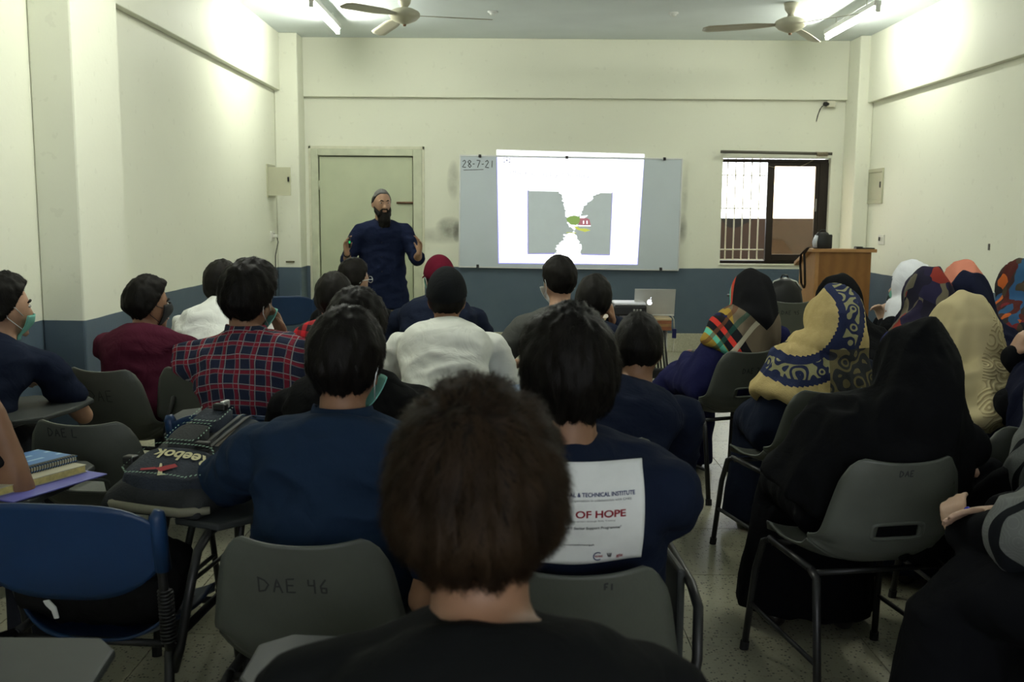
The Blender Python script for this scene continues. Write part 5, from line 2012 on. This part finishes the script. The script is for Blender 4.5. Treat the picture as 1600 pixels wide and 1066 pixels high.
# ------------------------------------------------------------------ projector table
YT = 6.9
ta, tb_ = P(935, 497, YT), P(1049, 497, YT)
tt = thing('projector_table', 'small table with layered wooden top and thin metal legs', 'table', ((ta.x + tb_.x) / 2, YT, 0))
hw = (tb_.x - ta.x) / 2
m_ply = mat('plywood_edge', (.24, .13, .05), .5, vary=.2, vscale=20)
m_ply2 = mat('reddish_wood', (.20, .07, .03), .5, vary=.2, vscale=20)
m_wtop = mat('pale_laminate', (.42, .33, .19), .4, vary=.1)
for k, (z0_, z1_, mm) in enumerate(((.735, .752, m_wtop), (.712, .735, m_ply2), (.692, .712, m_ply), (.665, .692, m_ply2))):
    MB().box(-hw, hw, -.02, .42, z0_, z1_).build('top_layer', mm, tt, bev=.003)
m_tleg = mat('pale_grey_metal', (.30, .30, .27), .4, metal=.4)
for sx in (-1, 1):
    for y in (.02, .38):
        MB().tube([(sx * (hw - .03), y, .67), (sx * (hw - .02), y, 0)], .0085, 8).build('leg', m_tleg, tt, smooth=True)
    MB().tube([(sx * (hw - .022), .02, .1), (sx * (hw - .022), .38, .1)], .006, 8).build('stretcher', m_tleg, tt, smooth=True)
MB().tube([(-(hw - .022), .02, .16), (hw - .022, .02, .16)], .006, 8).build('stretcher', m_tleg, tt, smooth=True)

q0, q1 = P(990, 497, YT + .14), P(1053, 497, YT + .14)
lw = (q1.x - q0.x)
lt = thing('laptop', 'open silver laptop with glowing apple logo on its lid', 'laptop', ((q0.x + q1.x) / 2 + .0, YT + .14, .752), R(-2))
m_lap = mat('anodised_aluminium', (.50, .50, .47), .4, metal=.35)
MB().box(-lw / 2, lw / 2, -.005, .2, 0, .012).build('base', m_lap, lt, bev=.004)
MB().box(-lw / 2 + .015, lw / 2 - .015, .01, .1, .012, .0135).build('keyboard', m_blk, lt)
lid = MB().prism([(-.006, .012), (-.001, .012), (-.055, .195), (-.061, .195)], 'x', -lw / 2, lw / 2).build('lid', m_lap, lt, bev=.003)
m_glow = emis('logo_glow', (.92, .95, 1.0), 1.6)
def lidp(x, z):
    t = (z - .012) / .183
    return (x, -.0072 - .055 * t, z)
ap = []
for a in np.linspace(0, 2 * math.pi, 41)[:-1]:
    x, z = math.cos(a), math.sin(a)
    r_ = .0215
    if abs(x) < .25 and z > 0: r_ *= .9
    if abs(x) < .2 and z < 0: r_ *= .94
    X, Z = x * r_ * .9, z * r_
    if x > .7 and -.1 < z < .6:
        X -= .008 * math.cos((z - .25) * 3)
    ap.append((X, Z))
lz = .10
lx = -.035
b = MB()
V = [lidp(x + lx, z + lz) for x, z in ap]
b.add(V, [tuple(range(len(V)))])
b.build('logo', m_glow, lid)
b = MB()
V = [lidp(lx + x, lz + z) for x, z in ((.001, .024), (.004, .033), (.011, .038), (.010, .029))]
b.add(V, [(0, 1, 2, 3)])
b.build('logo_leaf', m_glow, lid)

q0, q1 = P(958, 490, YT + .05), P(1009, 490, YT + .05)
pj = thing('projector', 'black projector with white top beside the laptop', 'projector', ((q0.x + q1.x) / 2, YT + .10, .752))
hw2 = (q1.x - q0.x) / 2
MB().box(-hw2, hw2, -.10, .12, .012, .085).build('body', m_blk, pj, bev=.012)
MB().box(-hw2 + .004, hw2 - .004, -.098, .12, .085, .104).build('top_cover', mat('white_projector_shell', (.66, .66, .72), .35), pj, bev=.008)
for k in range(3):
    MB().box(.02 + k * .022, .034 + k * .022, -.1015, -.098, .045, .06).build('port', m_tleg, pj, bev=.002)
MB().tube([(-.05, .115, .05), (-.05, .15, .05)], .03, 16).build('lens', m_blk, pj, smooth=True)
for sx in (-1, 1):
    for y in (-.07, .09):
        MB().lathe([(.012, 0), (.012, .012), (0, .012), (0, 0)], 12, (sx * (hw2 - .03), y, 0)).build('foot', m_foot, pj)
# cables at the table's right end
cb = thing('video_adapter_cable', 'white adapter cable with blue plug hanging off the table', 'cable', (tb_.x, YT + .2, .0))
MB().tube([(-.05, 0, .76), (.0, 0, .765), (.03, 0, .755), (.05, 0, .72), (.055, 0, .655)], .005, 8).build('lead', m_plate, cb, smooth=True)
MB().box(.04, .07, -.01, .01, .585, .655).build('plug', mat('blue_plug', (.02, .025, .12), .4), cb, bev=.004)
MB().tube([(.055, 0, .585), (.05, .01, .4), (.04, .02, .3)], .002, 6).build('thin_lead', m_plate, cb, smooth=True)
wq = P(1026, 600, YT - .02)
cbl = thing('cable_bundle', 'tangle of black cables and adapter hung under table', 'cable', (wq.x, YT - .02, .0))
MB().box(-.05, .06, -.02, .03, .33, .40).build('adapter', m_blk, cbl, bev=.01)
for k in range(5):
    x = -.045 + k * .022
    MB().tube([(x, .0, .36), (x - .03, -.02, .27), (x - .02, -.02, .18), (x + .02, -.02, .155), (x + .045, -.01, .2), (x + .04, .0, .33), (x + .02, .01, .5), (x, .02, .665)], .006, 7).build('cable_loop', m_blk, cbl, smooth=True)

# ------------------------------------------------------------------ things on the lectern
q = P(1284, 384, YLc + .06)
bg = thing('camera_bag', 'small black camera bag with silver flank on the lectern', 'bag', (q.x, YLc + .05, zt))
V, Fs = loft([(0, 0, 0), (0, 0, .06), (0, .0, .12), (0, 0, .15)], [(.075, .045), (.078, .05), (.07, .045), (.045, .03)], (1, 0, 0), 16)
MB().add(V, Fs).build('body', m_blk, bg, smooth=True, bev=.004)
MB().box(.02, .085, -.03, .03, .0, .13).build('side_pocket', m_blk, bg, bev=.01)
V, Fs = loft([(-.07, -.02, .01), (-.076, -.02, .06), (-.06, -.02, .12)], [(.018, .03), (.02, .035), (.015, .025)], (1, 0, 0), 10)
MB().add(V, Fs).build('silver_flank', mat('silver_nylon', (.45, .47, .52), .5), bg, smooth=True)
MB().tube([(-.03, 0, .145), (-.01, 0, .172), (.02, 0, .17), (.03, 0, .145)], .006, 8).build('handle', m_blk, bg, smooth=True)
def strap(pts, wd):
    V = []
    for p in pts:
        V += [(p[0] - wd / 2, p[1], p[2]), (p[0] + wd / 2, p[1] + .004, p[2])]
    return V, [(2 * i, 2 * i + 1, 2 * i + 3, 2 * i + 2) for i in range(len(pts) - 1)]
hx = (lx0 - q.x)
V, Fs = strap([(-.05, .0, .02), (hx - .045, .02, .012), (hx - .075, .05, -.05), (hx - .068, .03, -.2), (hx - .055, .05, -.33), (hx - .052, .09, -.37), (hx - .058, .16, -.33), (hx - .07, .18, -.15), (hx - .075, .15, -.06), (hx - .03, .10, .006), (-.02, .06, .02)], .022)
MB().add(V, Fs).build('shoulder_strap', m_blk, bg, solid=.003)
q = P(1350, 384, YLc + .03)
tr_ = MB().box(-.085, .085, -.04, .04, 0, .012)
tr_.box(-.085, -.02, -.035, .035, .012, .022)
o = tr_.build('tablet_case', m_blk, None, bev=.006)
o.location = (q.x, YLc + .02, zt)
tag(o, 'flat black case on right end of lectern top', 'case')
# backpack on the chair beside the lectern
t = CHAIR['W9']
bp = thing('backpack', 'black backpack on the seat of chair DAE 45', 'backpack', (t.location.x - .02, t.location.y - .05, .445))
V, Fs = loft([(0, 0, 0), (0, 0, .1), (0, -.01, .3), (0, -.02, .42), (0, -.02, .49), (.0, -.02, .515)], [(.16, .09), (.17, .1), (.165, .095), (.14, .08), (.09, .055), (.04, .03)], (1, 0, 0), 18)
MB().add(V, Fs).build('body', m_blk, bp, smooth=True)
MB().tube([(-.165, -.02, .12), (-.168, -.03, .3), (-.14, -.04, .42), (-.09, -.04, .49), (0, -.04, .515), (.09, -.04, .49), (.14, -.04, .42)], .006, 8).build('zip_piping', m_alum, bp, smooth=True)
MB().tube([(-.03, -.02, .51), (-.02, -.02, .54), (.02, -.02, .54), (.03, -.02, .51)], .007, 8).build('grab_handle', m_blk, bp, smooth=True)

# ------------------------------------------------------------------ lettered backpack on the blue chair's tablet
t5 = CHAIR['C5']
q = P(236, 808, 2.47)
bk = thing('backpack', 'worn denim backpack with upside-down lettering on blue chair tablet', 'backpack', (q.x, 2.45, .697), R(-16))
m_den = mat('dark_denim', (.016, .021, .030), .85, vary=.35, vscale=14, bump=.3, bscale=150)
m_den2 = mat('worn_black_canvas', (.020, .022, .022), .85, vary=.35, vscale=14, bump=.3, bscale=150)
m_strap = mat('olive_webbing', (.22, .21, .15), .8, vary=.2)
BL, HWB = .40, .155
def top_z(x, y):
    t = max(0, min(1, y / BL))
    h = .055 + .145 * t ** .85 - .05 * max(0, (t - .85) / .15) ** 2
    w_ = HWB * (1 - .10 * (1 - t))
    return h * (1 - .35 * min(1, abs(x) / w_) ** 4)
def bodyf(i, j):
    y = BL * j
    a = (i - .5) * 2
    w_ = HWB * (1 - .10 * (1 - j))
    endr = min(1, min(j, 1 - j) / .06) ** .5
    if abs(a) <= .7:
        x = a / .7 * w_
        return (x, y, max(.004, top_z(x, y) * (.35 + .65 * endr)))
    s = math.copysign(1, a)
    f = (abs(a) - .7) / .3
    return (s * w_ * (1 + .05 * math.sin(f * 3.1)), y, top_z(w_, y) * (1 - f) * (.35 + .65 * endr) + .002)
bo = MB().grid(bodyf, 29, 27)
n0 = len(bo.v)
bo.f.append(tuple(j * 29 for j in range(27)) + tuple(j * 29 + 28 for j in reversed(range(27))))
bo.f.append(tuple(range(29))); bo.f.append(tuple(range(26 * 29, 27 * 29)))
bo = bo.build('body', m_den2, bk, smooth=True)
def patch(x0, x1, y0, y1, off, name, m, parent=bk, rnd=.25, n=15):
    def f(i, j):
        x = x0 + (x1 - x0) * i; y = y0 + (y1 - y0) * j
        e = max(abs(2 * i - 1), abs(2 * j - 1))
        # rounded corners
        cx, cy = (x0 + x1) / 2, (y0 + y1) / 2
        u, v = 2 * i - 1, 2 * j - 1
        k = 1 - rnd * (u * u * v * v)
        x, y = cx + (x - cx) * k, cy + (y - cy) * k
        return (x, y, top_z(x, y) + (off if e < .93 else -.004))
    return MB().grid(f, n, n).build(name, m, parent, smooth=True)
fl_ = patch(-.13, .135, .02, .165, .020, 'lettered_flap', m_den, rnd=.28, n=19)
po_ = patch(-.075, .035, .168, .262, .030, 'centre_pocket', m_den2)
pu_ = patch(-.065, .040, .266, .375, .026, 'upper_pocket', m_den)
patch(.05, .15, .185, .39, .012, 'side_panel', mat('faded_denim', (.030, .038, .046), .85, vary=.4, vscale=12))
for (x0_, x1_) in ((.042, .052), (.064, .074)):
    MB().grid(lambda i, j: (x0_ + (x1_ - x0_) * i + .02 * j, .18 + .2 * j, top_z(x0_ + .02 * j, .18 + .2 * j) + .018), 3, 12).build('zip_tape', m_blk, bk, smooth=True)
MB().grid(lambda i, j: (.075 + .012 * i - .0 * j, .19 + .17 * j, top_z(.08, .19 + .17 * j) + .016), 3, 8).build('leather_strip', mat('brown_leather', (.045, .036, .022), .6), bk, smooth=True)
MB().box(-.022, .018, .335, .357, top_z(0, .345) + .024, top_z(0, .345) + .045).build('buckle', m_blk, bk, bev=.005)
MB().box(.0, .012, .34, .375, top_z(0, .36) + .03, top_z(0, .36) + .052).build('buckle_tongue', m_alum, bk, bev=.003)
MB().box(.03, .07, .165, .185, top_z(.05, .17) + .014, top_z(.05, .17) + .034).build('zip_buckle', m_blk, bk, bev=.004)
# contrast stitching
b = MB()
def dash(p, q):
    d_ = Vector((q[0] - p[0], q[1] - p[1])); L = d_.length; n_ = max(1, int(L / .011)); d_.normalize()
    nn_ = Vector((-d_.y, d_.x)) * .0016
    for k in range(n_):
        a = Vector(p) + d_ * (k * L / n_); c_ = a + d_ * .0065 + Vector((-d_.y, d_.x)) * .003
        pts_ = [a - nn_, a + nn_, c_ + nn_, c_ - nn_]
        b.add([(z_.x, z_.y, top_z(z_.x, z_.y) + .0335) for z_ in pts_], [(0, 1, 2, 3)])
def outline(x0, x1, y0, y1, r_=.03):
    pts_ = [(x0 + r_, y0), (x1 - r_, y0), (x1, y0 + r_), (x1, y1 - r_), (x1 - r_, y1), (x0 + r_, y1), (x0, y1 - r_), (x0, y0 + r_), (x0 + r_, y0)]
    for p, q_ in zip(pts_[:-1], pts_[1:]):
        dash(p, q_)
outline(-.122, .126, .028, .156, .035)
outline(-.072, .032, .170, .258, .012)
outline(-.062, .036, .270, .370, .012)
tag(b.build('stitching', mat('pale_green_thread', (.22, .34, .25), .8), bk), kind='stuff')
V, Fs = text_mesh('Reebok', 1.0, True)
xs = max(p[0] for p in V)
m_thr = mat('cream_embroidery', (.52, .48, .27), .7)
MB().add([(.105 - p[0] / xs * .175, .138 - p[1] * .046 - .01 + p[0] / xs * .02 - .02, 0) for p in V], Fs)
VV = []
for p in V:
    x = .112 - p[0] / xs * .178; y = .130 - p[1] * .052 + (p[0] / xs) * .012 - .006 * 0
    VV.append((x, y, top_z(x, y) + .0235))
MB().add(VV, Fs).build('embroidered_name', m_thr, fl_)
def flatp(pts_, name, m):
    V = [(x, y, top_z(x, y) + .0235) for x, y in pts_]
    MB().add(V, [tuple(range(len(V)))]).build(name, m, fl_)
m_redt = mat('red_embroidery', (.28, .02, .025), .7)
flatp([(-.02, .062), (.025, .085), (.04, .075), (.005, .05)], 'emblem_red', m_redt)
flatp([(-.06, .058), (-.02, .066), (-.015, .058), (-.055, .05)], 'emblem_tail', m_redt)
flatp([(-.018, .082), (-.012, .082), (.014, .045), (.03, .042), (.005, .036)], 'emblem_stroke', m_thr)
for k, (x, y) in enumerate(((-.15, .02), (.12, .0))):
    pass
MB().tube([(-.15, .04, .02), (-.1, -.004, .022), (0, -.016, .022), (.1, -.012, .02), (.16, .03, .02)], [.008, .012, .012, .012, .01], 8).build('shoulder_strap', m_strap, bk, smooth=True)
MB().box(-.165, -.13, .12, .15, .09, .115).build('side_buckle', m_blk, bk, bev=.005)

# ------------------------------------------------------------------ black bag lying on the blue chair's seat
bb_ = thing('duffel_bag', 'black bag with white zip pull on the front blue chair seat', 'bag', (t5.location.x - .02, t5.location.y + .02, .405), t5.rotation_euler.z)
V, Fs = loft([(-.20, 0, .11), (-.19, 0, .11), (-.1, 0, .125), (.08, 0, .12), (.17, 0, .10), (.195, .0, .095)], [(.07, .05), (.13, .10), (.15, .12), (.15, .115), (.12, .09), (.06, .05)], (0, 1, 0), 18)
me = MB().add(V, Fs).mesh('body')
me = union([(V, Fs)], .012, 3, 'body')
folds(me, .010, 11, 3.3, (1, 1, 1), .004)
mk('body', me, cloth('black_nylon', (.012, .012, .012)), bb_, smooth=True)
MB().tube([(-.18, -.13, .17), (-.05, -.15, .17), (.1, -.145, .165), (.17, -.1, .15)], .005, 6).build('zip', m_blk, bb_, smooth=True)
zp = t5.rotation_euler.z
MB().prism([(-.085, .115), (-.070, .118), (-.052, .100), (-.046, .072), (-.058, .070), (-.064, .090), (-.078, .103)], 'y', -.182, -.176).build('zip_pull', mat('white_zip_pull', (.78, .78, .74), .3), bb_, bev=.002)
MB().box(.06, .10, -.155, -.14, .155, .172).build('strap_ring', m_alum, bb_, bev=.004)

# ------------------------------------------------------------------ notebooks at the left edge
tz = .697
def book(name, label, cat, u, v, dx, dy, h, z, rot, mc, mp=None, **k):
    q = P(u, v, 2.8)
    t = thing(name, label, cat, (q.x, k.get('Y', 2.78), z), R(rot))
    if mp:
        MB().box(-dx + .004, dx - .002, -dy + .003, dy - .003, .002, h - .002).build('pages', mp, t)
        MB().box(-dx, dx, -dy, dy, h - .002, h).build('cover', mc, t)
        MB().box(-dx, dx, -dy, dy, 0, .002).build('back_cover', mc, t)
    else:
        MB().box(-dx, dx, -dy, dy, 0, h).build('sheet', mc, t, bev=.001)
    return t
m_pages = mat('page_edges', (.55, .52, .38), .8, vary=.15, vscale=60)
m_yel = mat('yellow_pages', (.55, .47, .16), .8, vary=.2, vscale=60)
g = NB('blue_notebook_cover', rough=.3, spec=.5)
w1 = g.op('MULTIPLY', g.band(g.x, .05, .2, .45), g.band(g.y, .11, .2, .8))
g.color(g.mix(w1, (.035, .17, .45), (.35, .55, .70)))
book('folder', 'violet plastic folder beneath the notebooks at left', 'folder', 72, 765, .105, .16, .004, tz, -24, mat('violet_plastic', (.14, .14, .46), .4), Y=2.74)
book('exercise_book', 'yellow-paged book under the blue spiral notebook', 'book', 46, 755, .085, .15, .022, tz + .005, -26, mat('cream_cover', (.45, .42, .3), .6), m_yel, Y=2.76)
nb_ = book('spiral_notebook', 'blue spiral notebook on top of the book pile', 'notebook', 22, 742, .085, .15, .016, tz + .028, -26, g.m, m_pages, Y=2.80)
MB().box(.062, .085, -.15, .15, .0162, .0168).build('black_margin', m_blk, nb_)
pts = []
for k in range(260):
    a = 2 * math.pi * 32 * k / 259
    pts.append((.087 + .008 * math.cos(a), -.14 + .28 * k / 259, .009 + .011 * math.sin(a)))
MB().tube(pts, .0012, 5).build('spiral_coil', m_steel, nb_, smooth=True)
# loose sheets on tablets
def sheet_on(key, lx_, ly_, sx, sy, rot, m, name, label, cat, h=.001):
    t = CHAIR[key]
    c_, s_ = math.cos(t.rotation_euler.z), math.sin(t.rotation_euler.z)
    o = MB().box(-sx, sx, -sy, sy, 0, h).build(name, m, None)
    o.location = (t.location.x + lx_ * c_ - ly_ * s_, t.location.y + lx_ * s_ + ly_ * c_, .696)
    o.rotation_euler = (0, 0, t.rotation_euler.z + R(rot))
    tag(o, label, cat)
sheet_on('C2', .27, .16, .10, .14, 12, m_paper, 'paper_sheet', 'white sheet on the tablet beside the lettered backpack', 'paper')
sheet_on('M10', .24, .2, .09, .13, -6, mat('pale_blue_paper', (.30, .38, .52), .8), 'notebook', 'pale blue notebook on the tablet of the white-shirted student', 'notebook', .012)
sheet_on('F5', .22, .25, .075, .10, 20, mat('yellow_paper', (.62, .52, .16), .8), 'notepad', 'yellow notepad on a tablet between the headscarves', 'notepad', .008)
sheet_on('F4', .27, .24, .06, .1, 10, m_paper, 'paper_slip', 'folded white paper on the tablet near right edge', 'paper', .004)
